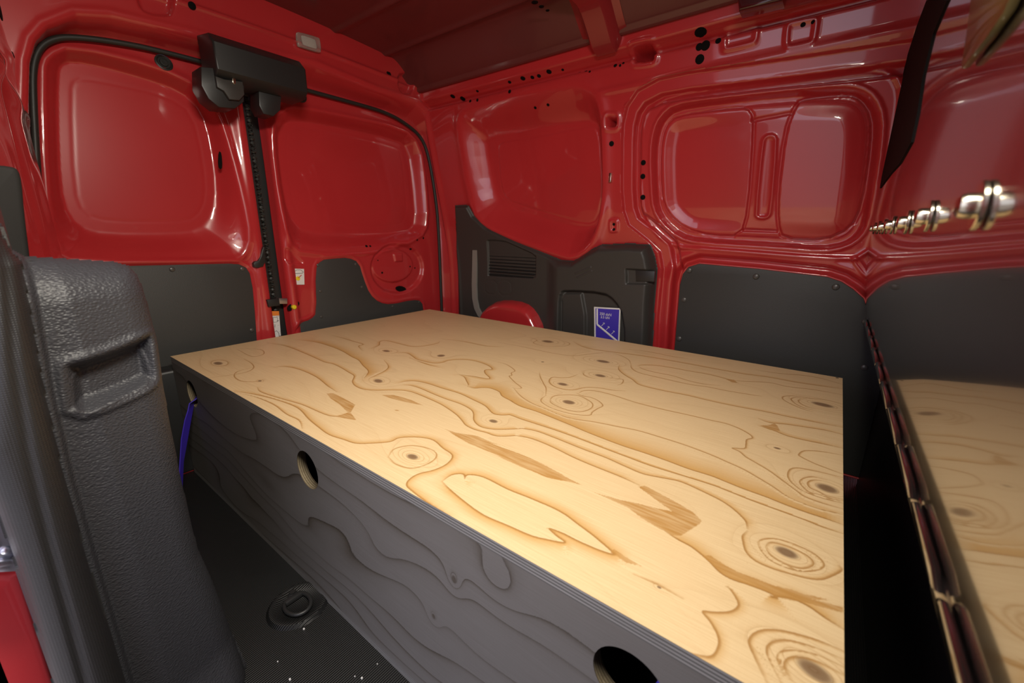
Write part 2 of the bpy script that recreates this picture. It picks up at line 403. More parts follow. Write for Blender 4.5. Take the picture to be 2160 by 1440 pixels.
def f_door2(U, V):
    t = between(sdf(O2, U, V), sdf(I2, U, V)); e = U-Y2
    X = DX - .045*sm(t) + .014*bump(e, .028, .018) - .03*(1-band(e, 0, .012))
    X = X + .006*bump(sdf(O2, U, V), .004, .010)
    X = X - .0005*crease(U, V, N2, .004)
    ds = sdf(SPK, U, V); X = X - .018*sm(-ds/.02) + .010*sm(-sdf(SPI, U, V)/.012)
    hx = P_x([(830, 535), (850, 533), (852, 552), (834, 553)], DX); X = X + .008*sm(-sdf(hx, U, V)/.006)
    X = X - .006*sm(-sdf(CARD2, U, V)/.006) + .003*bump(sdf(CARD2, U, V), .010, .006)
    tri = P_x([(598, 520), (612, 525), (640, 552), (640, 557), (606, 557), (598, 545)], DX); X = X - .006*sm(-sdf(tri, U, V)/.006)
    return X, U, V
vs = np.arange(.04, 1.35, .0036)
d1 = obj('door_1', grid('rear_door_skin', np.arange(.16, Y1+.001, .0036), vs, f_door1, lambda U, V: sdf(seal, U, V) < .016), M['red'], kind='structure', label='narrower rear door beside the grey pillar trim')
d2 = obj('door_2', grid('rear_door_skin', np.arange(Y2, 1.62, .0036), vs, f_door2, lambda U, V: sdf(seal, U, V) < .016), M['red'], kind='structure', label='wider rear door with round stamped recess')
obj('seam_strip', boxm('seam_strip', (-1.75, Y1-.004, .04), (-1.725, Y2+.004, 1.30)), M['black'], wr)
sl = [(-1.702+.0015*math.sin(i*1.9), Y1+.013, .30+i*.006) for i in range(160)]
obj('seam_gasket', tube('seam_gasket', sl, .008, 6, flat=.8), M['rubber'], d1, label='black rubber gasket between the rear doors')
def p3x(poly, X): return [(X, a, b) for a, b in poly]
obj('trim_card', prism('trim_card', p3x(CARD1, DX-.006), (.008, 0, 0), .003), M['card'], d1, label='charcoal lining card')
obj('trim_card', prism('trim_card', p3x(CARD2, DX-.006), (.008, 0, 0), .003), M['card'], d2, label='charcoal lining card with cut-out')
RIV = [(.0001, .0052), (.004, .005), (.0068, .0035), (.0080, .001), (.0082, 0)]
def rivet(root, p, n, s=1.0):
    n = Vector(n).normalized()
    return obj('rivet', lathe('rivet', [(r*s, h*s) for r, h in RIV], Vector(p)-n*.0006, n, 14), M['rivet'], root)
for x, y in [(363, 568), (511, 567), (531, 696), (160, 570)]: rivet(d1, onx(x, y, DX+.002), (1, 0, 0))
for x, y in [(671, 559), (750, 557), (676, 614), (763, 605), (678, 668), (624, 692), (828, 646), (884, 637)]: rivet(d2, onx(x, y, DX+.002), (1, 0, 0), .8)
def grommet(root, p, n, s=1.0):
    o = obj('grommet', lathe('grommet', [(.022*s, 0), (.022*s, .004), (.018*s, .006), (.015*s, .003), (.011*s, .003), (.010*s, .007), (.005*s, .008), (0, .006)], p, n, 20), M['rubber'], root, label='round rubber buffer'); return o
grommet(d1, *hit(f_door1, 0, 345, 133), 1.0); grommet(d2, *hit(f_door2, 0, 635, 204), .9)
for x, y, r in [(773, 519, .006), (781, 519, .005), (880, 506, .005), (893, 502, .005), (866, 525, .006), (865, 562, .004), (875, 565, .004), (806, 575, .005), (797, 549, .003)]:
    disc(d2, *hit(f_door2, 0, x, y), r)
slot = chaikin(P_x([(835, 605), (845, 602), (856, 607), (857, 613), (846, 617), (835, 611)], DX-.014), 1)
obj('hole', prism('hole', p3x(slot, DX-.017), (.004, 0, 0)), M['hole'], d2)
slot = chaikin(P_x([(462, 318), (468, 322), (470, 352), (466, 358), (461, 350)], DX+.006), 1)
obj('hole', prism('hole', p3x(slot, DX+.000), (.004, 0, 0)), M['hole'], d1)
# catch on the left door, lock plate and latch on the right door
hk = chaikin(P_x([(532, 552), (545, 549), (552, 520), (556, 520), (558, 560), (534, 566)], DX+.01), 1)
obj('door_catch', prism('door_catch', p3x(hk, DX), (.022, 0, 0), .003), M['black'], d1, label='small black catch at the door edge')
lt = P_x([(562, 632), (588, 629), (590, 644), (566, 647)], DX+.02)
obj('latch', prism('latch', p3x(lt, DX-.03), (.055, 0, 0), .003), M['black'], d2, label='black door latch')
lt = P_x([(584, 629), (607, 629), (607, 641), (586, 641)], DX+.02)
obj('latch_plate', prism('latch_plate', p3x(lt, DX+.004), (.014, 0, 0), .002), M['silver'], d2, label='bright metal latch plate')
lt = chaikin(P_x([(610, 648), (618, 640), (632, 635), (636, 641), (630, 650), (616, 657), (610, 655)], DX+.02), 1)
ls = obj('lock_slot', prism('lock_slot', p3x(lt, DX+.002), (.006, 0, 0), .001), M['hole'], d2)
obj('lock_knob', lathe('lock_knob', [(.009, 0), (.009, .012), (.006, .015), (0, .015)], onx(618, 647, DX+.006), (1, 0, 0), 14), M['yellow'], d2, label='yellow lock knob')
# stickers on the door
st = thing('instruction_sticker', 'small white sticker with car drawing and yellow dot on rear door', 'sticker', tuple(onx(627, 583, DX+.004)))
q = [onx(x, y, DX+.0030) for x, y in [(613, 566), (641, 567), (642, 600), (614, 600)]]
part('backing', prism('backing', q, (.0012, 0, 0)), M['white'], st)
def pline(root, pts, X, r, mt, name): part(name, tube(name, [onx(x, y, X) for x, y in pts], r, 5, upv=(1, 0, 0)), M[mt], root)
pline(st, [(615, 575), (618, 573), (622, 572), (626, 569), (634, 569), (638, 572), (640, 573), (638, 576), (616, 577)], DX+.0045, .0009, 'ink', 'car_drawing')
part('yellow_dot', lathe('yellow_dot', [(.0085, 0), (.0085, .0012), (0, .0012)], onx(628.5, 587, DX+.0042), (1, 0, 0), 16), M['yellow'], st)
pline(st, [(629, 586), (636, 580)], DX+.0056, .0016, 'redmark', 'red_pointer')
sb = thing('strip_label', 'narrow white label with orange top in the gap between rear doors', 'sticker', tuple(onx(581, 690, DX)))
q = [onx(x, y, DX-.012) for x, y in [(571, 656), (588, 656), (593, 718), (575, 722)]]
part('backing', prism('backing', q, (.0015, 0, 0)), M['white'], sb)
q = [onx(x, y, DX-.0105) for x, y in [(571, 656), (588, 656), (589, 665), (572, 666)]]
part('orange_band', prism('orange_band', q, (.0012, 0, 0)), M['orange'], sb)
for q in ([(576, 669), (585, 669), (586, 678), (577, 680), (576, 669)], [(580, 684), (580, 690)], [(578, 710), (577, 702), (583, 697), (588, 702), (589, 710)]):
    pline(sb, q, DX-.010, .0009, 'ink', 'drawing')
# ---- right side wall: quarter panel
QO = chaikin(P_r([(968, 262), (975, 236), (1000, 226), (1073, 203), (1173, 185), (1223, 181), (1255, 195), (1268, 230), (1272, 300), (1273, 367), (1271, 440), (1262, 485), (1245, 520), (1212, 541), (1180, 533), (1087, 500), (1028, 474), (1002, 443), (988, 390), (974, 310)]), 1)
QI = chaikin(P_r([(1012, 300), (1016, 290), (1060, 280), (1200, 252), (1238, 250), (1252, 268), (1257, 330), (1262, 420), (1250, 470), (1220, 480), (1150, 462), (1075, 440), (1044, 418), (1030, 390)]), 1)
QN = chaikin(P_r([(1030, 310), (1034, 295), (1060, 290), (1200, 265), (1236, 259), (1247, 275), (1252, 330), (1257, 400), (1245, 462), (1220, 470), (1150, 452), (1085, 432), (1052, 420), (1038, 395)]), 1)
S1 = P_r([(1380, 760), (1384, 667), (1393, 567), (1387, 533), (1362, 509), (1322, 477), (1311, 445), (1307, 400), (1307, 300), (1309, 260), (1318, 222), (1341, 187), (1388, 161), (1450, 147), (1690, 112), (1925, 76)])
S1 = np.vstack([[.20, .03], [S1[0][0], .03], S1, [.20, S1[-1][1]]])
HOLE_R = [rr(P_r(q)) for q in ([(1337, 103), (1378, 95), (1380, 128), (1338, 133)], [(1281, 247), (1300, 246), (1300, 267), (1281, 268)])]
EMB = [rr(P_r(q)) for q in ([(1530, 66), (1598, 55), (1594, 90), (1528, 106)], [(1662, 50), (1724, 38), (1716, 90), (1658, 102)], [(1288, 466), (1302, 466), (1302, 487), (1288, 488)])]
zt = float(P_r([(1150, 205)])[0][1])
def f_quarter(U, V):
    dO = sdf(QO, U, V); t = between(dO, sdf(QI, U, V))
    h = .065*sm(t) - .016*bump(dO, .008, .022)*(.35+.65*band(.95-V, 0, .12))
    h = h - .0012*sm(-sdf(QN, U, V)/.004) + .0015*crease(U, V, QN)
    for q in HOLE_R: d = sdf(q, U, V); h = h + .085*sm(-d/.008) - .005*bump(d, .010, .006)
    for q in EMB: d = sdf(q, U, V); h = h - .006*bump(d, 0, .006)
    h = h - .022*band(V, 1.345, 1.362) + .020*bump(V, 1.335, .006)
    h = h - .006*bump(V, 1.255+.00*U, .012)*band(U, -.78, -.72) - .012*(1-band(U, -1.63, -1.60))
    return U, wall_y(V)+h, V
wR = obj('wall_right', grid('quarter_panel', np.arange(-1.63, .121, .0040), np.arange(0, 1.395, .0040), f_quarter, lambda U, V: sdf(S1, U, V) > -.003), M['red'], kind='structure', label='glossy red side wall with stamped recess and roof rail')
obj('side_skin', boxm('side_skin', (-1.83, 1.70, -.06), (.30, 1.73, 1.56)), M['red'], wR)
for x, y, r in [(955, 203, .011), (976, 208, .012), (992, 213, .006), (1007, 192, .006), (1007, 211, .006), (1075, 173, .007), (1075, 193, .007), (1103, 165, .010), (1123, 163, .008), (1137, 160, .008), (1158, 151, .010), (1187, 147, .005), (1223, 153, .004), (1236, 151, .005), (1244, 151, .004), (1298, 138, .006), (1308, 138, .004), (1315, 133, .004), (1129, 227, .006), (1156, 221, .006), (1290, 303, .009), (1295, 473, .006), (1295, 484, .006), (1478, 68, .017), (1476, 125, .013), (1475, 99, .010), (1488, 96, .013), (1515, 86, .008), (1694, 52, .006), (1715, 46, .005)]:
    disc(wR, *hit(f_quarter, 1, x, y), r)
clip = onr(1289, 375)
obj('clip', boxm('clip', (clip[0]-.005, clip[1]-.012, clip[2]-.016), (clip[0]+.005, clip[1]+.002, clip[2]+.016), .002), M['steel'], wR, label='small bright spring clip')

# ---- sliding door (closed) in the right wall
W1 = chaikin(P_r([(1374, 400), (1371, 320), (1378, 272), (1392, 243), (1420, 219), (1500, 206), (1640, 188), (1775, 179), (1815, 184), (1845, 203), (1862, 245), (1858, 310), (1845, 400), (1832, 470), (1815, 500), (1785, 520), (1735, 529), (1640, 521), (1470, 511), (1430, 500), (1395, 470), (1378, 440)]), 1)
WF = chaikin(P_r([(1347, 400), (1345, 320), (1350, 260), (1368, 222), (1410, 197), (1500, 183), (1640, 165), (1800, 143), (1860, 140), (1890, 155), (1905, 190), (1900, 240), (1880, 360), (1855, 470), (1830, 545), (1740, 545), (1500, 525), (1420, 522), (1380, 490), (1355, 455)]), 1)
PL = chaikin(P_r([(1388, 400), (1388, 310), (1396, 265), (1420, 240), (1560, 222), (1582, 230), (1588, 260), (1576, 440), (1560, 497), (1500, 497), (1440, 480), (1405, 450)]), 1)
PR = chaikin(P_r([(1640, 470), (1641, 400), (1655, 280), (1680, 212), (1700, 204), (1790, 195), (1815, 205), (1838, 240), (1838, 300), (1820, 430), (1795, 480), (1740, 506), (1650, 503)]), 1)
SLOT = chaikin(P_r([(1592, 452), (1606, 300), (1613, 285), (1630, 283), (1636, 295), (1624, 448), (1616, 459), (1598, 459)]), 1)
CARD3 = P_r([(1420, 780), (1424, 720), (1434, 600), (1440, 578), (1452, 563), (1475, 556), (1600, 567), (1745, 584), (1775, 594), (1800, 610), (1822, 630), (1845, 660), (1843, 780)])
CARD3 = np.vstack([CARD3[1:-2], [.10, .56], [.165, .45], [.165, .04], [CARD3[0][0], .04]])
def f_slide(U, V):
    s = -sdf(S1, U, V, .2)
    h = np.interp(s, [0, .004, .009, .040, .045, .052, .068, .075, .080, .2], [0, .001, .012, .012, .014, .032, .032, .014, .008, .008])
    w = -sdf(W1, U, V); g = -sdf(WF, U, V)
    h = h - .006*bump(g, 0, .007)
    h = h + np.interp(w, [-.012, -.006, 0, .005, .014, .026, .032, .04], [0, -.004, -.004, .004, .024, .024, .018, .016])
    dl = sdf(PL, U, V); dr = sdf(PR, U, V)
    h = h - .004*sm(-dl/.003) + .004*bump(dl, .002, .0025)
    h = h - .007*sm(-dr/.003) + .006*bump(dr, .003, .003)
    a, b = P_r([(1585, 240)])[0], P_r([(1660, 225)])[0]
    st = chaikin(P_r([(1580, 245), (1672, 228), (1672, 238), (1580, 256)]), 0); h = h + .007*sm(-sdf(st, U, V)/.005)
    st = P_r([(1566, 480), (1640, 484), (1642, 492), (1560, 489)]); h = h + .010*sm(-sdf(st, U, V)/.006)
    ds = sdf(SLOT, U, V); h = h - .006*bump(ds, 0, .005)
    c = sdf(CARD3, U, V)
    h = h - .006*bump(c, .040, .016) + .016*bump(c, .018, .010) - .010*bump(c, .003, .006)
    v = chaikin(P_r([(1798, 548), (1806, 543), (1830, 575), (1828, 585)]), 1); h = h - .006*bump(sdf(v, U, V), 0, .005)
    # gentle plan curve of the outer skin
    h = h - .055*(U+.25)*band(w, .03, .08)
    return U, wall_y(V)+h, V
d3 = obj('door_3', grid('sliding_door_skin', np.arange(-.74, .172, .0026), np.arange(.03, 1.30, .0026), f_slide, lambda U, V: sdf(S1, U, V) < .003), M['red'], kind='structure', label='closed red sliding door with stamped frames')
def p3r(poly, off): return [(a, float(wall_y(b))+off, b) for a, b in poly]
obj('trim_card', prism('trim_card', p3r(CARD3, .009), (0, -.010, 0), .002), M['card'], d3, label='charcoal lining card of the sliding door')
for x, y in [(1454, 570), (1595, 583), (1763, 605), (1443, 632), (1433, 714), (1823, 775), (1826, 678)]: rivet(d3, onr(x, y)-np.array([0, .001, 0]), (0, -1, 0), 1.25)
for x, y in [(1357, 343), (1356, 372), (1356, 416)]:
    disc(d3, *hit(f_slide, 1, x, y), .009)

# ---- ceiling
def f_ceil(U, V):
    z = 1.395 + .085*sm((1.43-V)/.16) + .03*np.sin(np.clip(V, 0, 1.4)/1.4*math.pi)
    for y0 in (.35, .70, 1.02, 1.24): z = z - .007*bump(V, y0, .012)
    z = z - .010*band(V, 1.400, 1.404)*(1-band(V, 1.418, 1.422))
    return U, V, z
ce = obj('ceiling', grid('roof_skin', np.arange(-1.645, .25, .012), np.arange(-.10, 1.452, .004), f_ceil), M['roof'], kind='structure', label='dark red metal roof')
def beam(x0, x1, drop, name='cross_beam'):
    prof = [(x0-.035, 0), (x0-.012, .004), (x0, drop*.8), (x0+.008, drop), (x1-.008, drop), (x1, drop*.8), (x1+.012, .004), (x1+.035, 0)]
    ys = np.linspace(-.08, 1.425, 90); co = []; fa = []
    for i, y in enumerate(ys):
        z0 = 1.395+.085*float(sm(np.array((1.43-y)/.16)))+.03*math.sin(min(max(y, 0), 1.4)/1.4*math.pi)-.002
        for x, d in prof: co.append((x, y, z0-d))
    n = len(prof)
    for i in range(len(ys)-1):
        for k in range(n-1): fa.append((i*n+k, i*n+k+1, (i+1)*n+k+1, (i+1)*n+k))
    me = bpy.data.meshes.new(name); me.from_pydata(co, [], fa); me.shade_smooth(); me.set_sharp_from_angle(angle=math.radians(35))
    return obj(name, me, M['beam'], ce, label='pressed roof cross beam')
beam(-.745, -.665, .045); beam(-.22, -.10, .05)
for x, y, r in [(1128, 5, .010), (1142, 14, .008), (1155, 22, .006), (1188, 63, .008), (1225, 95, .008)]:
    p = onz(x, y, 1.452); disc(ce, p, (0, 0, -1), r)
# ---- front partition
_z = np.linspace(.40, 1.60, 241)
_x = np.interp(_z, [.40, .50, .55, .60, .65, .70, .8, 1.2, 1.6], [.125, .105, .095, .0855, .0775, .0705, .064, .060, .056])
_k = np.ones(15)/15; _xs = np.convolve(np.pad(_x, 7, 'edge'), _k, 'valid')
def bulk_x(z): return np.interp(z, _z, _xs)
def f_bulk(U, V): return bulk_x(V), U, V
wf = obj('wall_front', grid('partition_sheet', np.linspace(-.16, 1.60, 120), np.arange(.545, 1.52, .006), f_bulk), M['bulk'], kind='structure', label='glossy dark partition sheet reflecting the load space')
obj('lower_sheet', boxm('lower_sheet', (.165, -.16, 0), (.19, 1.62, .62)), M['black'], wf)
obj('back_sheet', boxm('back_sheet', (.16, -.16, .5), (.19, 1.66, 1.52)), M['black'], wf)
def onb(x, y):
    X = .08
    for _ in range(30): p = onx(x, y, X); X = .5*X+.5*float(bulk_x(p[2]))
    return onx(x, y, X)
es = [(1957, 0), (2002, 0), (1972, 70), (1950, 160), (1938, 240), (1925, 300), (1900, 345), (1880, 367), (1858, 397), (1868, 330), (1890, 220), (1915, 120), (1936, 55)]
obj('gap_strip', prism('gap_strip', [onb(*q)-np.array([.002, 0, 0]) for q in es], (.006, 0, 0)), M['hole'], wf, label='black strip over the gap at the partition edge')  # flat black strip covering the gap beside the sheet
gs = [onb(*q)+np.array([-.001, 0, 0]) for q in [(2052, 142), (2064, 60), (2078, -60), (2190, -60), (2150, 20), (2108, 78)]]
obj('wedge', prism('wedge', gs, (-.006, 0, 0), .002), M['olive'], wf, label='olive wedge at the top of the partition')  # thin olive wedge laid on the sheet
for Y in (.378, .565, .731, .93, 1.108, 1.273, 1.42):
    z = .801 if Y < .6 else .799; x = float(bulk_x(z))
    b = obj('bolt', lathe('bolt', [(0, .0125), (.004, .0122), (.0066, .0106), (.0075, .0080), (.0075, .0036)], (x, Y, z), (-1, 0, 0), 18), M['steel'], wf, label='bright pan-head bolt')
    obj('washer', lathe('washer', [(.0070, .0006), (.0140, .0006), (.0145, .0012), (.0145, .0030), (.0140, .0036), (.0070, .0038)], (x, Y, z), (-1, 0, 0), 22), M['steel'], b)
# foot rail with pressed lozenges
rp = [(.150, .500), (.106, .512), (.092, .535), (.094, .552), (.104, .562)]
bm = bmesh.new(); A = [bm.verts.new((x, .02, z)) for x, z in rp]; B = [bm.verts.new((x, 1.58, z)) for x, z in rp]
for i in range(len(rp)-1): bm.faces.new((A[i], A[i+1], B[i+1], B[i]))
M['rail'] = mat('black_lacquer', (.014, .013, .012), .15, 0, .9, 1, .06, 1.8)
obj('foot_rail', from_bm('foot_rail', bm, True, 50), M['rail'], wf, label='black lacquered foot rail')
y = .10
while y < 1.45:
    L = .126; c = np.array([.0945, y+L/2, .548]); u = np.array([0, 1, 0]); w = np.array([-.14, 0, 1.])*.0085
    pts = [c-u*L/2, c-u*(L/2-.016)+w, c+u*(L/2-.016)+w, c+u*L/2, c+u*(L/2-.016)-w, c-u*(L/2-.016)-w]
    obj('lozenge', prism('lozenge', pts, (-.006, 0, 0), .0025, 3), M['rail'], wf)
    c = np.array([.094, y+L*.9, .522]); w = np.array([-.35, 0, .93])*.006
    pts = [c-u*L*.33, c-u*(L*.33-.010)+w, c+u*(L*.33-.010)+w, c+u*L*.33, c+u*(L*.33-.010)-w, c-u*(L*.33-.010)-w]
    if 0: obj('slot_rim', tube('slot_rim', [Vector(p)+Vector((-.003, 0, -.001)) for p in pts], .0016, 5, True), M['rail'], wf)
    y += .131
# ---- near side wall behind the door opening
def f_left(U, V):      # U along the length, V height; inner face of the upper near-side wall
    t = (-.74-U)/.89
    Y = .034+.138*t + .012*band(V, 1.15, 1.42) - .008*bump(V, 1.27, .03) + .007*bump(V, 1.05, .025) - .008*bump(U, -1.25, .04)
    Y = Y + .006*bump(V-.25*t, .93, .02) + .002*np.sin(U*23)*np.sin(V*17)
    return U, Y, V
wL = obj('wall_left', grid('near_side_panel', np.linspace(-1.63, -.74, 160), np.linspace(.55, 1.49, 180), f_left), M['red'], kind='structure', label='red upper side panel seen edge on beside the rear doors')
obj('outer_skin', boxm('outer_skin', (-1.83, -.10, -.06), (-.80, -.07, 1.56)), M['red'], wL)
obj('lower_lining', boxm('lower_lining', (-1.62, .05, 0), (-.86, .13, .62), .01), M['plastic'], wL)
obj('pillar_end', boxm('pillar_end', (-.80, -.10, .5), (-.74, .036, 1.5), .012, 3), M['red'], wL)
obj('added_pillar', boxm('added_pillar', (-.05, -.20, -.06), (.30, -.07, 1.5), .02, 3), M['red'], wL)  # unseen pillar added to end the bright reflection in the sliding door
obj('door_header', boxm('door_header', (-.80, -.10, 1.27), (.20, -.03, 1.54), .012, 3), M['red'], wL)
disc(wL, (-1.20, .128, 1.16), (.17, 1, 0), .03)
nt_ = chaikin(P_x([(-40, 345), (25, 350), (40, 358), (47, 385), (52, 450), (66, 560), (66, 640), (-40, 640)], -.80), 1)
obj('quarter_lining', prism('quarter_lining', p3x(nt_, -.80), (-.10, 0, 0), .012, 3), M['matte'], wL, label='charcoal lining at the edge of the opening')
# ================================================================== THINGS
# ---- plywood platform box
PX0, PX1, PY0, PY1, PT = -1.602, .064, .3455, 1.407, .404
KN = [(-.534, .416, .030, .018, 5.2, 0), (-.514, .612, .024, .016, 4.0, 0), (-.907, .611, .040, .024, 3.6, .2), (-.441, .797, .036, .026, 6.2, 0),
      (-.513, .891, .034, .022, 4.6, 0), (-.466, 1.013, .038, .024, 4.6, 0), (-.518, 1.139, .052, .030, 5.2, 0), (.008, .551, .030, .021, 6.6, .1),
      (.044, .748, .034, .028, 6.4, .15), (.027, 1.147, .052, .030, 5.6, .1), (.043, .396, .034, .022, 6.8, .2), (-1.129, .80, .036, .022, 3.2, 0),
      (-.781, 1.237, .052, .036, 4.6, 0)]
SMALL = [(-.032, .846, .014, .009, 1.5, 0), (-.099, .402, .006, .004, .8, 0), (-1.149, .42, .016, .010, 1.2, 0), (-.949, .874, .03, .03, 1.2, 0), (-1.405, .41, .05, .024, 1.6, 0), (-.66, 1.02, .012, .010, .9, 0)]
BU = [(-.29, .411, .150, .020, 2.6, .02), (-.42, .523, .18, .016, 1.2, 0), (-.15, .520, .11, .018, 1.5, .02), (-.84, .475, .14, .045, 1.8, .15),
      (-.04, .385, .05, .028, 2.0, .3), (-.62, .46, .10, .03, 1.0, .3), (-1.25, .62, .22, .07, 2.2, -.2), (-1.0, 1.0, .20, .10, 2.4, -.2), (-.72, .80, .14, .06, 1.8, .2),
      (-1.35, .95, .2, .06, 1.8, 0), (-.30, .66, .3, .03, 1.4, 0), (-.2, 1.02, .25, .05, 1.0, .05), (-.15, 1.25, .3, .04, 1.2, 0)]
PA = [(-.41, .523, .160, .0095, .01, .75), (-.155, .521, .080, .012, .02, .8), (-.10, .512, .050, .017, .1, .7), (-.01, .497, .11, .0085, -.05, .8), (-.82, .462, .050, .020, .5, .6), (-.79, .545, .06, .016, .1, .4),
      (-.25, .392, .10, .007, .05, .6), (-.17, .405, .05, .009, -.1, .5), (-.025, .372, .012, .018, .3, .7), (-.90, .70, .10, .012, .3, .45), (-.62, .86, .06, .010, .2, .4), (-.08, .95, .05, .018, 0, .35), (-.35, .70, .18, .006, 0, .4)]

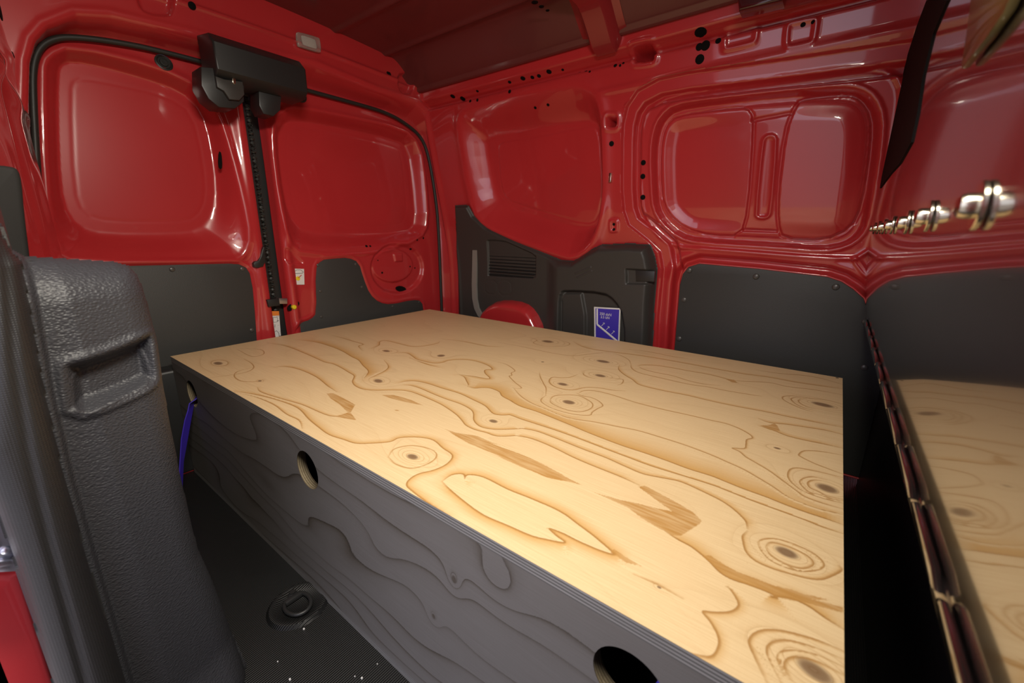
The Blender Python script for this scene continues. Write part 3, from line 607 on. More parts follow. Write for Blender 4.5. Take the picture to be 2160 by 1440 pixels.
# growth-ring lines of the veneer as drawn on the board: reading frames (x0, y0, scale) of the photograph, then points in them
FR = dict(A=(1000, 800, 4.32), B=(1400, 780, 5.3925), C=(700, 700, 5.3925), D=(1050, 680, 5.3925), E=(1400, 1000, 5.3925), G=(720, 960, 3), H=(1440, 960, 3), I=(350, 640, 3), J=(350, 760, 3))
LINES = [
 (6, 'I 640,250 760,270 900,325 1000,370 C 0,360 90,400 190,460 250,500 230,560 260,610 350,650 500,665 700,662 850,670 970,705 1100,760 1250,830 1400,930 1470,1000 1520,1060 1620,1110 1750,1145 1850,1180 1950,1188 2100,1180 A 400,515 520,540 640,585 760,640 900,710 1050,775 1200,835 1350,895 1500,965'),
 (6, 'C 820,605 900,610 1000,640 1150,705 1300,765 1450,815 1560,870 1605,920 1610,1000 1660,1060 1750,1095 1900,1110 2157,1100 A 420,445 560,470 700,520 850,580 1000,640 1200,715 1400,805 1550,865 1750,905 1900,940 2160,1060 E 680,320 780,390 870,470 930,540 945,620'),
 (8, 'C 760,580 850,560 960,560 1100,590 1250,640 1450,700 1600,770 1740,840 1820,920 1900,945 2000,945 A 330,325 420,360 560,405 760,470 980,550 1200,635 1400,710 1600,785 1840,860 2160,960 E 700,180 1000,300 1300,410 1600,520 1800,600 2060,685'),
 (22, 'C 1540,620 1620,640 1700,635 1800,640 1900,680 1935,730 2050,790 A 330,195 420,245 560,290 700,345 860,410 1000,470 1150,530 1350,605 1550,670 1750,740 1950,815 2160,880 E 700,85 900,165 1150,255 1400,355 1650,445 1850,510 2060,585'),
 (4, 'A 350,70 420,150 520,215 640,265 780,325 900,360 1100,390 1300,430 1500,470 1750,545 1950,610 2160,690 B 700,1040 900,1130 1050,1215 1240,1330 E 1402,253 1600,340 1800,405 1950,440 2060,475'),
 (4, 'A 960,125 1000,105 1100,105 1250,140 1450,205 1700,270 1950,325 2160,375 B 700,610 850,665 960,725 1005,770 940,790 930,850 910,890 770,885 860,930 930,990 1050,1060 1200,1150 1350,1260 1500,1370 E 1600,255 1800,330 2060,405'),
 (8, 'D 1380,480 1370,530 1430,590 1530,650 1590,700 1700,735 1900,780 2157,830 B 450,335 700,390 900,430 1150,475 1400,530 1700,590 2060,660'),
 (3, 'D 540,830 490,870 500,910 600,970 750,1020 900,1050 1050,1055 1080,1020 1140,980 1200,945 1150,890 1060,850 960,830 900,800'),
 (3, 'D 470,570 480,620 520,700 545,750 540,830'),
 (3, 'D 600,880 640,840 750,825 900,830 1000,870 1070,920 1060,970 960,1010 820,1000 680,950 610,910 600,880'),
 (14, 'E 0,640 150,740 300,820 420,910 520,1000 640,1120 780,1200 950,1255 1150,1330 1300,1400 H 560,890 690,910 800,960 900,1030 1030,1110'),
 (5, 'E 945,640 890,700 900,780 920,860 980,940 1080,1010 1250,1080 1450,1140 1650,1190 1800,1200 1920,1160 2030,1095 2000,1030'),
 (2.5, 'E 1062,770 1100,860 1200,970 1350,1050 1550,1105 1720,1100 1820,1060 1820,1000 1740,920 1600,840 1400,760 1230,725 1110,740 1062,770'),
 (2.5, 'E 1150,820 1200,910 1330,1000 1480,1060 1600,1075 1700,1040 1700,980 1600,900 1400,810 1220,770 1150,820'),
 (3, 'B 2060,1225 1700,1140 1520,1110 1430,1130 1405,1200 1440,1270 1520,1340 E 1560,180 1700,240 1900,300 2060,332'),
 (2.5, 'B 1850,1245 1690,1212 1600,1225 1545,1260 1560,1310 1650,1390 E 1760,230 1900,280 2060,310'),
 (2, 'B 1780,1255 1690,1250 1630,1280 1660,1340 E 1760,200 1860,250 2060,290'),
 (3, 'B 2060,972 1800,925 1600,915 1530,960 1560,990 1700,1060 1880,1130 2060,1195'),
 (8, 'B 1080,555 1200,600 1400,620 1600,650 1850,690 2060,742'), (10, 'B 1090,640 1250,690 1400,750 1600,800 1800,840 2060,898'),
 (7, 'D 1600,495 1650,485 1800,490 2000,520 2157,550 B 500,50 700,100 850,150'), (4, 'D 1600,500 1650,530 1800,570 2000,610 2157,660 B 450,160 640,180'),
 (4, 'D 1510,470 1520,520 1600,570 1800,620 2157,700 B 500,195 700,235 1000,285 1110,300'), (9, 'D 860,220 950,270 1100,310 1400,350 1700,390 2157,470 B 640,0 900,45 1200,85 1500,140 1800,185 2060,218'),
 (3, 'D 0,225 300,280 600,345 850,380 1000,365 1200,345 1350,360 1480,420 1510,480'), (5, 'B 1050,0 1300,40 1600,65 1800,100 2060,175'), (4, 'B 700,110 900,130 1200,145 1400,190 1700,225 2060,288'),
 (3, 'B 1700,475 1580,440 1450,385 1360,330 1380,300 1500,300 1650,320 1850,345 2060,390'), (2.5, 'B 1700,455 1600,430 1500,380 1455,330 1520,315 1620,335'), (2.5, 'B 1720,440 1640,420 1560,380 1540,345 1600,340'),
 (4, 'D 900,590 820,620 720,625 620,620 580,660 610,710 700,750 850,770 1000,740 1150,745 1300,770 1450,780'), (3, 'D 980,560 970,590 1020,620 1100,640'), (3, 'D 1240,620 1350,640 1420,650 1410,690 1360,710'),
 (3, 'D 0,450 100,480 190,545 150,570 155,600 125,610 190,680 265,745 160,740'), (3, 'D 360,170 440,200 400,230 480,260 600,275 750,270 820,250 800,225 700,200'),
 (6, 'C 1430,480 1500,510 1530,560 1550,600 1540,625'), (7, 'C 750,240 850,240 920,280 960,310 1050,335 1150,355 1250,350 1330,325 1450,315 1600,325 1750,370 1820,420 1740,430 1740,470 1790,530 1600,500 1430,480'),
 (9, 'C 880,295 1000,340 1100,375 1220,405'), (16, 'I 830,230 950,245 C 0,170 120,220 220,280 300,320 350,380 410,440 400,480 360,525'), (5, 'C 590,320 640,390 600,440 500,490 420,530'),
 (7, 'I 680,405 760,400 850,420 950,465 1020,520 1080,560'), (4, 'I 575,530 600,560 720,600 860,640 1000,700 1080,715 1150,695'), (3, 'I 540,405 450,430 430,460 470,490 560,495 630,480'), (3, 'I 490,350 540,380 550,410 480,440 270,470'),
 (10, 'J 430,195 560,215 700,250 830,300 900,370 960,420 1030,470 1120,500 1200,525 1300,525 1420,515 1480,490 1600,487 1690,505 1750,555 1810,600 1780,650 1700,690 1600,715 1540,750 1520,790 1560,830 1640,890 1790,980'),
 (2.5, 'J 1410,610 1450,560 1560,540 1680,565 1710,605 1660,650 1560,680 1460,655 1410,610'),
 (12, 'G 640,165 700,125 770,120 780,155 800,125 900,140 1050,215 1200,275 1380,355 1500,440 1600,515 1700,600 1725,625 1640,600 1500,540 1400,490 1310,460 1360,510 1410,550 1300,530 1200,505 1050,440 900,375 780,290 690,215 640,165'),
 (4, 'H 1030,1240 850,1165 650,1110 520,1100 440,1130 415,1180 440,1250 530,1440'), (3, 'H 1030,1290 800,1200 650,1165 560,1180 525,1230 560,1320 620,1440'), (3, 'H 1030,1340 850,1260 700,1230 620,1240 595,1290 640,1400'), (3, 'H 1030,1390 850,1300 720,1270 650,1290 640,1340 680,1420'),
 (6, 'H 270,830 300,850 350,940 300,985 200,990 120,985 170,1050 215,1130 225,1190 200,1250 150,1270 0,1235'), (3, 'I 450,290 540,335 620,320 600,290 470,285'), (4, 'C 0,40 120,70 250,110 350,140 300,160 340,210'), (5, 'C 450,190 540,150 550,110 620,100 750,130 900,165 1050,160 1200,130 1230,110'),
 (4, 'I 430,560 560,590 680,640 760,700 840,740 860,790'), (5, 'C 1250,80 1500,110 1750,160 1950,170'), (3, 'G 1850,755 2000,820 2160,910'), (3, 'D 880,180 1000,195 1200,200'), (4, 'D 1420,300 1700,330 2000,390 2157,410'),
]
PATCH = [
 'C 1250,1085 1400,1140 1560,1165 1660,1180 1800,1245 2000,1310 A 150,580 350,650 480,700 640,775 780,850 880,910 1020,975 850,930 780,920 700,905 620,880 560,850 430,800 300,740 150,665 0,610 C 1900,1410 1560,1270 1400,1180 1330,1130',
 'A 1070,1020 1330,1095 1480,1125 1640,1165 1800,1200 1700,1130 1490,975 1560,965 1700,1040 1850,1120 2000,1210 2080,1290 E 450,470 420,560 300,640 200,700 100,700 0,640 A 1700,1370 1520,1260 1400,1170 1250,1100',
 'E 430,930 520,910 700,1030 850,1110 1050,1180 1250,1260 1450,1300 1600,1360 1800,1400 1950,1440 1500,1420 1150,1330 950,1255 780,1190 640,1110 520,1000',
 'I 1015,570 1060,565 1130,600 1200,640 1170,690 1210,740 1120,725 1070,715 1150,690 1100,640 1040,600', 'G 1700,610 1725,590 1800,640 1920,710 1800,680', 'C 560,715 700,715 800,740 900,770 1060,840 900,810 760,780 650,750',
 'B 1090,630 1200,625 1260,600 1300,640 1330,700 1200,680', 'C 700,885 740,880 780,895 740,900', 'B 700,100 800,110 850,150 770,140', 'H 540,880 600,850 1020,960 1020,1000 760,930 600,905']
def frame_pts(txt):
    out = []; f = None
    for w in txt.split():
        if w in FR: f = FR[w]; continue
        a, b = map(float, w.split(',')); out.append(onz(f[0]+a/f[2], f[1]+b/f[2], PT)[:2])
    return np.array(out)
def catmull(p, n=4):
    q = np.vstack([2*p[0]-p[1], p, 2*p[-1]-p[-2]]); out = []
    for i in range(1, len(q)-2):
        for k in range(n):
            t = k/n; a, b, c, d = q[i-1], q[i], q[i+1], q[i+2]
            out.append(.5*((2*b)+(-a+c)*t+(2*a-5*b+4*c-d)*t*t+(-a+3*b-3*c+d)*t**3))
    out.append(p[-1]); return np.array(out)
def veneer_mesh():
    us = np.linspace(PX0, PX1, 700); vs = np.linspace(PY0, PY1, 446)
    me = grid('veneer', us, vs, lambda U, V: (U, V, np.full_like(U, PT)))
    U, V = np.meshgrid(us, vs, indexing='ij')
    T = np.full(U.shape, 9.); Dd = np.full(U.shape, 9.); Am = np.zeros(U.shape)
    for w, txt in LINES:
        w = w*.001*(1.2 if w < 3.5 else 2.0)*(1.5 if txt[0] in 'CI' else 1); p = catmull(frame_pts(txt)); amp = min(1, .75+w*10); R_ = max(w, .0055)*1.3
        n = len(p)-1
        for i in range(n):
            a, b = p[i], p[i+1]; lo = np.minimum(a, b)-R_; hi = np.maximum(a, b)+R_
            i0, i1 = np.searchsorted(us, lo[0]), np.searchsorted(us, hi[0]); j0, j1 = np.searchsorted(vs, lo[1]), np.searchsorted(vs, hi[1])
            if i0 >= i1 or j0 >= j1: continue
            x = U[i0:i1, j0:j1]-a[0]; y = V[i0:i1, j0:j1]-a[1]; e = b-a; L = e@e+1e-12
            t = np.clip((x*e[0]+y*e[1])/L, 0, 1); dx = x-t*e[0]; dy = y-t*e[1]; d = np.hypot(dx, dy)
            sg = np.where(e[0]*dy-e[1]*dx >= 0, 1, -1); tn = d/R_*1.3
            S = T[i0:i1, j0:j1]; m = tn < np.abs(S)
            fade = min(1, (i+2)/6, (n-i+1)/6)
            T[i0:i1, j0:j1] = np.where(m, tn*sg, S); Dd[i0:i1, j0:j1] = np.where(m, d*sg, Dd[i0:i1, j0:j1]); Am[i0:i1, j0:j1] = np.where(m, amp*fade, Am[i0:i1, j0:j1])
    Am[np.abs(T) > 1] = 0
    hs = (us[1]-us[0])*1.5; kill = np.zeros(T.shape, bool)        # no line where two rings' zones merely meet
    for ax in (0, 1):
        a = [slice(None)]*2; b = [slice(None)]*2; a[ax] = slice(None, -1); b[ax] = slice(1, None); a = tuple(a); b = tuple(b)
        fl = (Dd[a]*Dd[b] < 0) & (np.abs(Dd[a])+np.abs(Dd[b]) > hs); kill[a] |= fl; kill[b] |= fl
    Am[kill] = 0
    Pt = np.full(U.shape, -1.)
    for txt in PATCH: Pt = np.maximum(Pt, -sdf(frame_pts(txt), U, V, .05)/.004)
    for nm, arr in (('ring_t', np.clip(T, -2, 2)), ('ring_d', np.clip(Dd, -.05, .05)*100), ('ring_a', Am), ('patch', np.clip(Pt, -1, 1))):
        at = me.attributes.new(nm, 'FLOAT', 'POINT'); at.data.foreach_set('value', arr.ravel().astype(np.float32))
    return me
M['ply'] = wood('veneer_top', KN+SMALL, BU, (.77, .585, .33), (.45, .235, .062), (.22, .095, .026), 9, 3.0, (0, 1), True)
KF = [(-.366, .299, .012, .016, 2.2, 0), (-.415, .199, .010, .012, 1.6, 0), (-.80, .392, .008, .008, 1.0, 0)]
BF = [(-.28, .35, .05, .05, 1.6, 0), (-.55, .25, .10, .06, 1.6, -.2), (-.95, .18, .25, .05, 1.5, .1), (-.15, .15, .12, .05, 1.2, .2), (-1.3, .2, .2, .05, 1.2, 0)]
M['plyf'] = wood('veneer_front', KF, BF, (.165, .153, .143), (.085, .070, .055), (.038, .028, .019), 18, 4.6, (0, 2), knot_col=(.07, .055, .04), rough=.5)  # dark grey veneer: the shade on the box front is put into its colour
def edge_mat(name, a, b, axis, z0, pitch):
    m = mat(name, a, .6); t = NT(m); s = t.node('ShaderNodeSeparateXYZ'); t.l.new(t.pos(), s.inputs[0])
    w = t.math('ADD', s.outputs[axis], t.math('MULTIPLY', t.noise(t.vec('MULTIPLY', t.pos(), (8, 8, 30)), 1, 1), .0008))
    fr = t.math('FRACT', t.math('DIVIDE', t.math('SUBTRACT', w, z0), pitch))
    c = t.ramp(fr, [(0, b), (.42, b), (.5, a), (.92, a), (1, b)])
    c = t.mix(t.mapr(t.noise(t.vec('MULTIPLY', t.pos(), (6, 60, 500)), 1.5, 4, .7), .35, .7, 0, .6), c, b)
    t.l.new(c, t.b.inputs['Base Color']); return m
M['plye'] = edge_mat('ply_edge', (.34, .325, .31), (.10, .095, .09), 2, .386, .0045)
M['plyh'] = edge_mat('ply_hole_edge', (.50, .42, .28), (.22, .165, .10), 1, .3455, .0040)
box = thing('storage_box', 'low plywood platform box with round hand holes filling the load floor', 'platform', ((PX0+PX1)/2, (PY0+PY1)/2, 0))
def two_mat(me, m_face, m_edge, axis):
    me.materials.append(m_face); me.materials.append(m_edge)
    for p in me.polygons: p.material_index = 0 if abs(p.normal[axis]) > .7 else 1
    return me
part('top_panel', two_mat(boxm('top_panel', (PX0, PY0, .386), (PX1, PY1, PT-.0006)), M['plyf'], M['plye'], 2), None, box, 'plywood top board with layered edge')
top_ = [o for o in box.children if o.name.startswith('top_panel')][0]
vn = part('veneer', veneer_mesh(), M['ply'], top_, 'knotty pale softwood face')
bpy.context.view_layer.update(); vn.matrix_parent_inverse = top_.matrix_world.inverted()
def holed_panel(name, holes, z0, z1, y0, y1, r):
    bm = bmesh.new(); xs = [PX0]+[(a[0]+b[0])/2 for a, b in zip(holes, holes[1:])]+[PX1]; N = 40; hf = []
    for (cx, cz), xa, xb in zip(holes, xs, xs[1:]):
        ang = sorted([2*math.pi*k/N for k in range(N)]+[math.atan2(z-cz, x-cx) % (2*math.pi) for x in (xa, xb) for z in (z0, z1)])
        ci, ou = [], []
        for a in ang:
            ca, sa = math.cos(a), math.sin(a)
            t = min([((xb if ca > 0 else xa)-cx)/ca if abs(ca) > 1e-9 else 1e9, ((z1 if sa > 0 else z0)-cz)/sa if abs(sa) > 1e-9 else 1e9])
            ci.append((cx+r*ca, cz+r*sa)); ou.append((cx+t*ca, cz+t*sa))
        for y in (y0, y1):
            C1 = [bm.verts.new((x, y, z)) for x, z in ci]; O = [bm.verts.new((x, y, z)) for x, z in ou]
            for k in range(len(ang)): bm.faces.new((C1[k], C1[(k+1) % len(ang)], O[(k+1) % len(ang)], O[k]))
            if y == y0: keep = C1
        for k in range(len(ang)):
            f = bm.faces.new((keep[k], keep[(k+1) % len(ang)], C1[(k+1) % len(ang)], C1[k])); f.smooth = True; f.material_index = 1
    for (a, b) in (((PX0, z0), (PX1, z0)), ((PX1, z0), (PX1, z1)), ((PX1, z1), (PX0, z1)), ((PX0, z1), (PX0, z0))):
        f = bm.faces.new([bm.verts.new(v) for v in ((a[0], y0, a[1]), (b[0], y0, b[1]), (b[0], y1, b[1]), (a[0], y1, a[1]))]); f.material_index = 1
    me = bpy.data.meshes.new(name); bm.to_mesh(me); bm.free(); me.materials.append(M['plyf']); me.materials.append(M['plyh']); return me
HOLES = [(-1.452, .316), (-.779, .319), (-.105, .320)]
part('front_panel', holed_panel('front_panel', HOLES, .015, .386, PY0, PY0+.018, .041), None, box, 'plywood front coloured grey as if in shade, with three round holes')
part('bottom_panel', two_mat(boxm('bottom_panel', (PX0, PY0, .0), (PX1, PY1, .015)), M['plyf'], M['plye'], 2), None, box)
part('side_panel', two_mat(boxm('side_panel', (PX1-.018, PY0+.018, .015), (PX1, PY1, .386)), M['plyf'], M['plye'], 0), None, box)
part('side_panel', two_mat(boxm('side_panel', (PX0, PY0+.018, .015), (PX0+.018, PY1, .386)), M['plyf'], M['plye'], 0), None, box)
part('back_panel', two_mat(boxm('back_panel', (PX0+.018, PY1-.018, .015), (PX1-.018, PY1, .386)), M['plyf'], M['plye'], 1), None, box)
part('screw', lathe('screw', [(.004, 0), (.004, .0008), (0, .0006)], onz(1766, 797, PT)-np.array([0, 0, .0002]), (0, 0, 1), 10), M['steel'], box)
# ---- straps through the holes
def ribbon(name, pts, wv, th):
    bm = bmesh.new(); R = []
    pts = [Vector(p) for p in pts]; n = len(pts)
    for i, p in enumerate(pts):
        t = (pts[min(i+1, n-1)]-pts[max(i-1, 0)]).normalized(); w = Vector(wv[i] if isinstance(wv, list) else wv); nn = t.cross(w).normalized()*th/2
        R.append([bm.verts.new(p+a) for a in (w/2+nn, -w/2+nn, -w/2-nn, w/2-nn)])
    for A, B in zip(R, R[1:]):
        for k in range(4): bm.faces.new((A[k], A[(k+1) % 4], B[(k+1) % 4], B[k]))
    bm.faces.new(R[0]); bm.faces.new(R[-1])
    return from_bm(name, bm, True, 50)
sw = (.030, 0, .004)
obj('lashing_strap', ribbon('lashing_strap', [(-1.445, .42, .302), (-1.445, .372, .305), (-1.447, .352, .303), (-1.449, .341, .294), (-1.446, .334, .276), (-1.440, .322, .25), (-1.430, .303, .20), (-1.415, .28, .13), (-1.40, .262, .06), (-1.39, .252, .004)], [(.03, -.006, .004)]*3+[(.024, -.020, .0)]*2+[(.020, -.022, 0)]*2+[(.02, -.014, 0)]*3, .0025), M['violet'],
    label='violet webbing strap hanging from the hole beside the pillar trim', cat='strap', group='straps through the platform box')
obj('lashing_strap', ribbon('lashing_strap', [(-.085, .44, .10), (-.083, .40, .20), (-.080, .378, .26), (-.078, .371, .285), (-.070, .385, .30), (-.06, .43, .27)], (.028, 0, .0), .0025), M['violet'],
    label='violet webbing strap inside the nearest hand hole', cat='strap', group='straps through the platform box')

# ---- charcoal quarter trim on the right wall
TR = P_r([(968, 780), (966, 600), (964, 434), (992, 433), (1004, 455), (1032, 480), (1090, 508), (1187, 548), (1214, 549), (1246, 528), (1270, 516), (1330, 513), (1375, 516), (1384, 540), (1389, 567), (1383, 640), (1377, 780)])
TR = np.vstack([TR, [TR[-1][0], .12], [TR[0][0], .12]])
POC = chaikin(P_r([(1188, 760), (1190, 640), (1194, 612), (1206, 607), (1285, 611), (1310, 627), (1330, 662), (1332, 760)]), 1)
POL = P_r([(1192, 760), (1194, 614), (1238, 614), (1246, 660), (1246, 760)])
CLP = P_r([(1331, 564), (1384, 567), (1383, 598), (1332, 597)])
xa, xb = P_r([(1158, 600)])[0][0], P_r([(1192, 600)])[0][0]
VNT = P_r([(1034, 506), (1048, 505), (1075, 508), (1128, 532), (1138, 540), (1137, 583), (1130, 587), (1036, 582)])
SQ = [chaikin(P_r(q), 1) for q in ([(1058, 590), (1085, 590), (1087, 620), (1060, 622)], [(1030, 592), (1056, 590), (1056, 620), (1031, 618)])]
LIN = [P_r(q) for q in ([(1226, 574), (1260, 560), (1262, 563), (1228, 577)], [(1230, 582), (1262, 567), (1263, 570), (1232, 585)])]
def f_trim(U, V):
    d = sdf(TR, U, V)
    h = -.012 - .016*sm(-d/.014)
    h = h - .030*band(U, xa, xb)*band(-d, 0, .03)
    dp = sdf(POC, U, V); h = h + .026*sm(-dp/.014) - .012*sm(-sdf(POL, U, V)/.010)*(dp < 0)
    h = h + .012*sm(-sdf(CLP, U, V)/.005)
    h = h + .010*sm(-sdf(VNT, U, V)/.005)
    for q in SQ: h = h + .0015*bump(sdf(q, U, V), 0, .003)
    for q in LIN: h = h - .003*sm(-sdf(q, U, V)/.002)
    # rolled flange against the rear pillar
    h = h + .018*(1-band(U, -1.575, -1.54)) - .006*bump(U+.02*(V-.6), -1.545, .010)
    return U, wall_y(V)+h, V
qt = thing('quarter_trim', 'charcoal plastic trim panel with vent beneath the red side recess', 'trim panel', (-1.05, 1.58, .12))
part('shell', grid('shell', np.arange(-1.60, -.48, .0032), np.arange(.12, .98, .0032), f_trim, lambda U, V: sdf(TR, U, V) < .001), M['plastic'], qt)
v0, v1 = VNT[:, 1].min(), VNT[:, 1].max()
n = 11
for i in range(n):
    z = v0+.006+(v1-v0-.012)*(i+.5)/n
    px = [x for x in np.linspace(VNT[:, 0].min(), VNT[:, 0].max(), 80) if sdf(VNT, np.array([x]), np.array([z]))[0] < -.004]
    if len(px) < 2: continue
    y = 1.60-.012-.016+.004; a, b = px[0], px[-1]
    me = prism('vent_slat', [(a, y-.004, z-.004), (a, y+.006, z+.004), (a, y+.008, z+.002), (a, y-.002, z-.006)], (b-a, 0, 0))
    part('vent_slat', me, M['black'], qt)
q = [ony(x, y, 1.545) for x, y in [(1340, 570), (1381, 572), (1380, 594), (1341, 593)]]
part('cover_flap', prism('cover_flap', q, (0, .012, 0), .002), M['black'], qt, 'small black cover flap')
gp = [ony(x, y, 1.566) for x, y in [(1002, 476), (1003, 520), (1002, 560), (1001, 600), (1002, 630), (1006, 650), (1013, 664), (1022, 672)]]
part('trim_rib', ribbon('trim_rib', gp, [(.030, 0, 0)]*5+[(.030, 0, .004), (.026, 0, .012), (.024, 0, .014)], .010), M['grey'], qt, 'pale grey rib curving down the trim')
# wheel arch
WA = chaikin(P_r([(1008, 760), (1018, 690), (1026, 655), (1048, 634), (1078, 628), (1118, 634), (1140, 652), (1158, 690), (1166, 760)]), 1)
WA[:, 1] = np.maximum(WA[:, 1], .20)
def f_arch(U, V):
    d = sdf(WA, U, V); h = -.100*np.sqrt(np.clip(1-(1-np.clip(-d/.035, 0, 1))**2, 0, 1)); return U, 1.60+h+.02, V
obj('wheel_arch', grid('wheel_arch', np.arange(WA[:, 0].min()-.004, WA[:, 0].max()+.004, .0035), np.arange(.20, WA[:, 1].max()+.004, .0035), f_arch, lambda U, V: sdf(WA, U, V) < .002), M['red'], wR, label='red wheel arch hump below the trim')
# load label
YL = 1.553
lb = thing('load_label', 'blue and white tie-down load label reading 350 daN on the trim', 'label', tuple(ony(1280, 683, YL)))
def lq(pts, y): return [ony(a, b, y) for a, b in pts]
part('backing', prism('backing', lq([(1253, 647), (1309, 650), (1306, 735), (1254, 735)], YL), (0, .002, 0)), M['white'], lb)
part('blue_field', prism('blue_field', lq([(1256, 650), (1306, 653), (1303, 735), (1257, 735)], YL-.0010), (0, .001, 0)), M['blue'], lb)
def lstroke(pts, r, name='printed_line'): part(name, tube(name, [Vector(ony(a, b, YL-.0014)) for a, b in pts], r, 6, flat=.25, upv=(0, 1, 0)), M['white'], lb)
lstroke([(1259.5, 651), (1259.5, 684)], .0035); lstroke([(1259.5, 684), (1305, 722)], .0038)
for x, y in [(1271, 685), (1281, 693), (1292, 702)]:
    lstroke([(x-2.5, y+2.5), (x+4, y-4)], .0009); lstroke([(x+1, y-4.5), (x+4, y-4), (x+4, y-1.2)], .0008)
for s, x, y, sz in [('350 daN', 1264.5, 663.5, .0150), ('3.5 kN', 1266.5, 670.5, .0145)]:
    me = text_mesh('lettering', s, sz); o = part('lettering', me, M['white'], lb)
    p = ony(x, y, YL-.0016); o.matrix_world = Matrix.Translation(p) @ Matrix.Rotation(math.radians(90), 4, 'X')

# ---- pillar trim in the left foreground
XP = -.70
PT_ = P_x([(10, 470), (30, 528), (60, 544), (170, 551), (262, 557), (296, 566), (312, 585), (326, 630), (340, 680), (352, 735), (360, 800), (368, 850), (380, 920), (398, 1010), (420, 1110), (440, 1185), (470, 1250), (490, 1300), (520, 1380), (548, 1445)], XP)
PT_ = np.vstack([PT_, [.182, 0.0], [-.03, 0.0], [-.03, .80]])
GRP = chaikin(P_x([(146, 872), (136, 800), (133, 770), (142, 762), (240, 738), (318, 708), (332, 712), (335, 760), (340, 800), (330, 812), (250, 842)], XP-.004), 1)
GRI = chaikin(P_x([(152, 866), (146, 812), (148, 778), (240, 752), (292, 736), (302, 742), (320, 800), (250, 828)], XP-.02), 1)
RID = P_x([(60, 552), (75, 640), (110, 830), (150, 1000), (200, 1170), (280, 1440)], XP)
PT_L = PT_.copy(); PT_L[PT_L[:, 1] < .01, 1] = -.12
def f_pillar(U, V):
    d = sdf(PT_L, U, V); e = np.clip(-d/.030, 0, 1)
    X = XP - .030*(1-np.sqrt(np.clip(1-(1-e)**2, 0, 1)))
    X = X - .035*band(V, .70, .78) + .010*np.sin((V-.1)*3.2) + .020*band(.10-V, 0, .1)
    X = X - .35*np.clip(U-.07, 0, 1)
    yr = np.interp(V, RID[::-1, 1], RID[::-1, 0])
    X = X - .006*bump(U-yr, 0, .0025) + .012*(1-band(U-yr, -.002, .004))
    dg = sdf(GRP, U, V); X = X - .024*sm(-dg/.016) + .004*bump(dg, .004, .005)
    di = sdf(GRI, U, V); X = X + .003*bump(di, 0, .0022)
    return X, U, V
pt = thing('pillar_trim', 'tall grained charcoal pillar trim with grip recess in the foreground', 'pillar trim', (-.72, .08, 0))
part('face', grid('face', np.arange(-.035, .19, .0016), np.arange(.0, .81, .0016), f_pillar, lambda U, V: sdf(PT_, U, V) < .0005), M['grain'], pt)
bk = chaikin(PT_[:-1], 0)
part('body', prism('body', [(XP-.028-.35*max(0, a-.07), a*1.0-(.002 if a > .1 else 0), b-(.004 if b > .1 else 0)) for a, b in PT_], (-.10, 0, 0)), M['plastic'], pt)
# woven edge strip beside it
XS = -.615
ST = P_x([(-60, 440), (-6, 450), (4, 480), (16, 508), (32, 535), (52, 556), (68, 640), (100, 830), (138, 1000), (190, 1190), (268, 1445), (330, 1620), (165, 1620), (112, 1445), (36, 1205), (-2, 1100), (-60, 960)], XS)
SR = P_x([(-30, 400), (12, 560), (30, 760), (60, 950), (100, 1130), (180, 1445)], XS)
def f_strip(U, V):
    d = sdf(ST, U, V); e = np.clip(-d/.022, 0, 1)
    X = XS - .040*(1-np.sqrt(np.clip(1-(1-e)**2, 0, 1)))
    yr = np.interp(V, SR[::-1, 1], SR[::-1, 0]); X = X - .004*bump(U-yr, 0, .004)
    return X, U, V
part('edge_strip', grid('edge_strip', np.arange(-.075, .06, .0016), np.arange(.12, .90, .002), f_strip, lambda U, V: sdf(ST, U, V) < .001), M['weave'], pt, 'textured charcoal edge strip')
part('edge_strip_back', prism('edge_strip_back', [(XS-.042, a, b) for a, b in ST], (-.03, 0, 0)), M['plastic'], pt)
# ---- sill below the opening, seen past the pillar trim
sl = P_x([(-330, 1230), (20, 1213), (45, 1206), (140, 1520), (-330, 1520)], -.80)
obj('trim_1', prism('trim_1', p3x(sl, -.80), (-.02, 0, 0), .01, 3), M['red'], kind='structure', label='red sill panel showing behind the edge strip at the lower left')
sk = thing('hinge_bracket', 'silver metal bracket with bolt above the red sill at the left edge', 'bracket', tuple(onx(0, 1180, -.70)))
part('plate', prism('plate', [onx(x, y, -.68) for x, y in [(-60, 1090), (0, 1090), (20, 1120), (40, 1190), (44, 1206), (-60, 1212)]], (-.02, 0, 0), .003), M['silver'], sk)
part('flange', prism('flange', [onx(x, y, -.668) for x, y in [(-60, 1196), (40, 1178), (42, 1190), (-60, 1210)]], (-.02, 0, 0), .002), M['silver'], sk)
part('bolt', lathe('bolt', [(.004, 0), (.004, .003), (.0025, .004), (0, .004)], onx(12, 1159, -.68), (1, 0, 0), 14), M['silver'], sk)

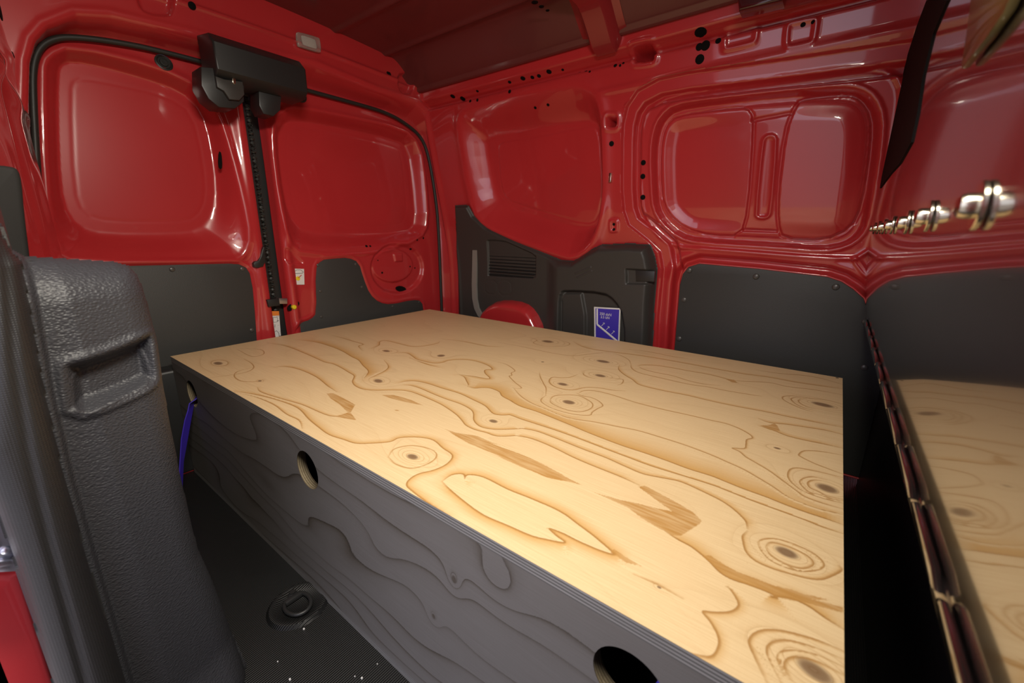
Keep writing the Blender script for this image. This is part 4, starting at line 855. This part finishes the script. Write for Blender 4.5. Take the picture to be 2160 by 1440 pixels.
# ---- latch housing and lamp on the rear header
lh = thing('latch_housing', 'black plastic door latch housing hanging from the red header', 'latch housing', tuple(onx(540, 150, -1.52)))
bar = [(-1.615, 1.345), (-1.535, 1.333), (-1.505, 1.305), (-1.505, 1.235), (-1.53, 1.215), (-1.615, 1.215)]
ya_, yb_ = onx(447, 110, -1.52)[1], onx(642, 160, -1.52)[1]
part('cover', prism('cover', [(x, ya_, z) for x, z in bar], (0, yb_-ya_, 0), .006, 3), M['black'], lh)
for pts, xf, t in [([(424, 140), (425, 180), (440, 208), (462, 226), (496, 229), (515, 215), (517, 150)], -1.53, .08), ([(545, 170), (547, 222), (556, 240), (578, 245), (592, 232), (596, 180)], -1.55, .07)]:
    pr = P_x(pts, xf); part('hook_cover', prism('hook_cover', p3x(pr, xf), (-t, 0, 0), .004, 2), M['black'], lh)
pr = P_x([(454, 160), (474, 167), (512, 172), (516, 200), (505, 212), (484, 210), (472, 192), (458, 184)], -1.52)
ff = part('facet', prism('facet', p3x(pr, -1.518), (-.014, 0, 0), .004, 2), M['plastic'], lh, 'paler charcoal striker face')
part('striker_slot', prism('striker_slot', p3x(chaikin(P_x([(489, 163), (497, 165), (497, 178), (491, 176)], -1.517), 1), -1.519), (.003, 0, 0), .0008), M['steel'], lh)
dl = thing('dome_light', 'small clear rectangular courtesy lamp on the red header', 'lamp', tuple(onx(650, 90, -1.56)))
oq = rr(P_x([(624, 66), (674, 80), (677, 113), (627, 98)], -1.60))
part('lens', prism('lens', p3x(oq, -1.608), (.014, 0, 0), .004, 3), M['lens'], dl)
iq = rr(P_x([(634, 74), (664, 84), (668, 104), (638, 95)], -1.60))
part('bulb_holder', prism('bulb_holder', p3x(iq, -1.604), (.006, 0, 0), .001), M['white'], dl)
# ---- roof bracket
rb = P_r([(1568, 24), (1576, 14), (1664, 8), (1667, 22), (1660, 52), (1575, 70)])
obj('roof_bracket', prism('roof_bracket', [(a, 1.395, b+.01) for a, b in rb], (0, -.06, 0), .008, 3), mat('dark_red_bracket', (.05, .006, .008), .25, 0, .5, 1), label='dark red folded bracket under the roof rail', cat='bracket')
# ---- tie-down ring in the floor
tc = onz(630, 1275, 0)
td = thing('tie_down_ring', 'black steel tie-down ring in a floor cup beside the platform box', 'tie-down ring', (tc[0], tc[1], 0))
part('cup', lathe('cup', [(.062, 0), (.056, .006), (.048, .007), (.040, .003), (0, .002)], (tc[0], tc[1], 0), (0, 0, 1), 32), M['mat'], td)
rp = [(tc[0]+.006+.026*math.cos(a)*1.25, tc[1]-.004+.024*math.sin(a), .011) for a in np.linspace(-2.3, 2.3, 24)]
part('ring', tube('ring', rp, .0042, 8, True), M['black'], td)
part('clamp', boxm('clamp', (tc[0]-.022, tc[1]-.022, .004), (tc[0]-.008, tc[1]+.016, .016), .004, 2), M['black'], td)
part('bolt', lathe('bolt', [(.010, 0), (.010, .006), (.006, .009), (.006, .012), (0, .012)], (tc[0]-.028, tc[1]+.002, .004), (0, 0, 1), 12), M['black'], td)
# ---- sawdust crumbs on the floor
bm = bmesh.new()
for _ in range(60):
    x, y = random.uniform(-.75, .0), random.uniform(.03, .33)
    bmesh.ops.create_cube(bm, size=random.uniform(.0012, .003), matrix=Matrix.Translation((x, y, .0012)) @ Matrix.Rotation(random.random()*3, 4, 'Z'))
obj('sawdust', from_bm('sawdust', bm), M['white'], label='pale sawdust crumbs scattered over the floor mat', cat='sawdust', kind='stuff')

# ---- load-space lamp above the opening
ll = thing('load_lamp', 'slim warm load-space lamp under the roof above the open side door', 'lamp', tuple(LAMP))
rot = lo.rotation_euler.to_matrix().to_4x4()
hs = boxm('housing', (-.16, -.07, .004), (.16, .07, .03), .006); hs.transform(Matrix.Translation(LAMP) @ rot); part('housing', hs, M['white'], ll)
hs = boxm('stem', (-.02, -.02, .028), (.02, .02, .17)); hs.transform(Matrix.Translation(LAMP)); part('stem', hs, M['black'], ll)
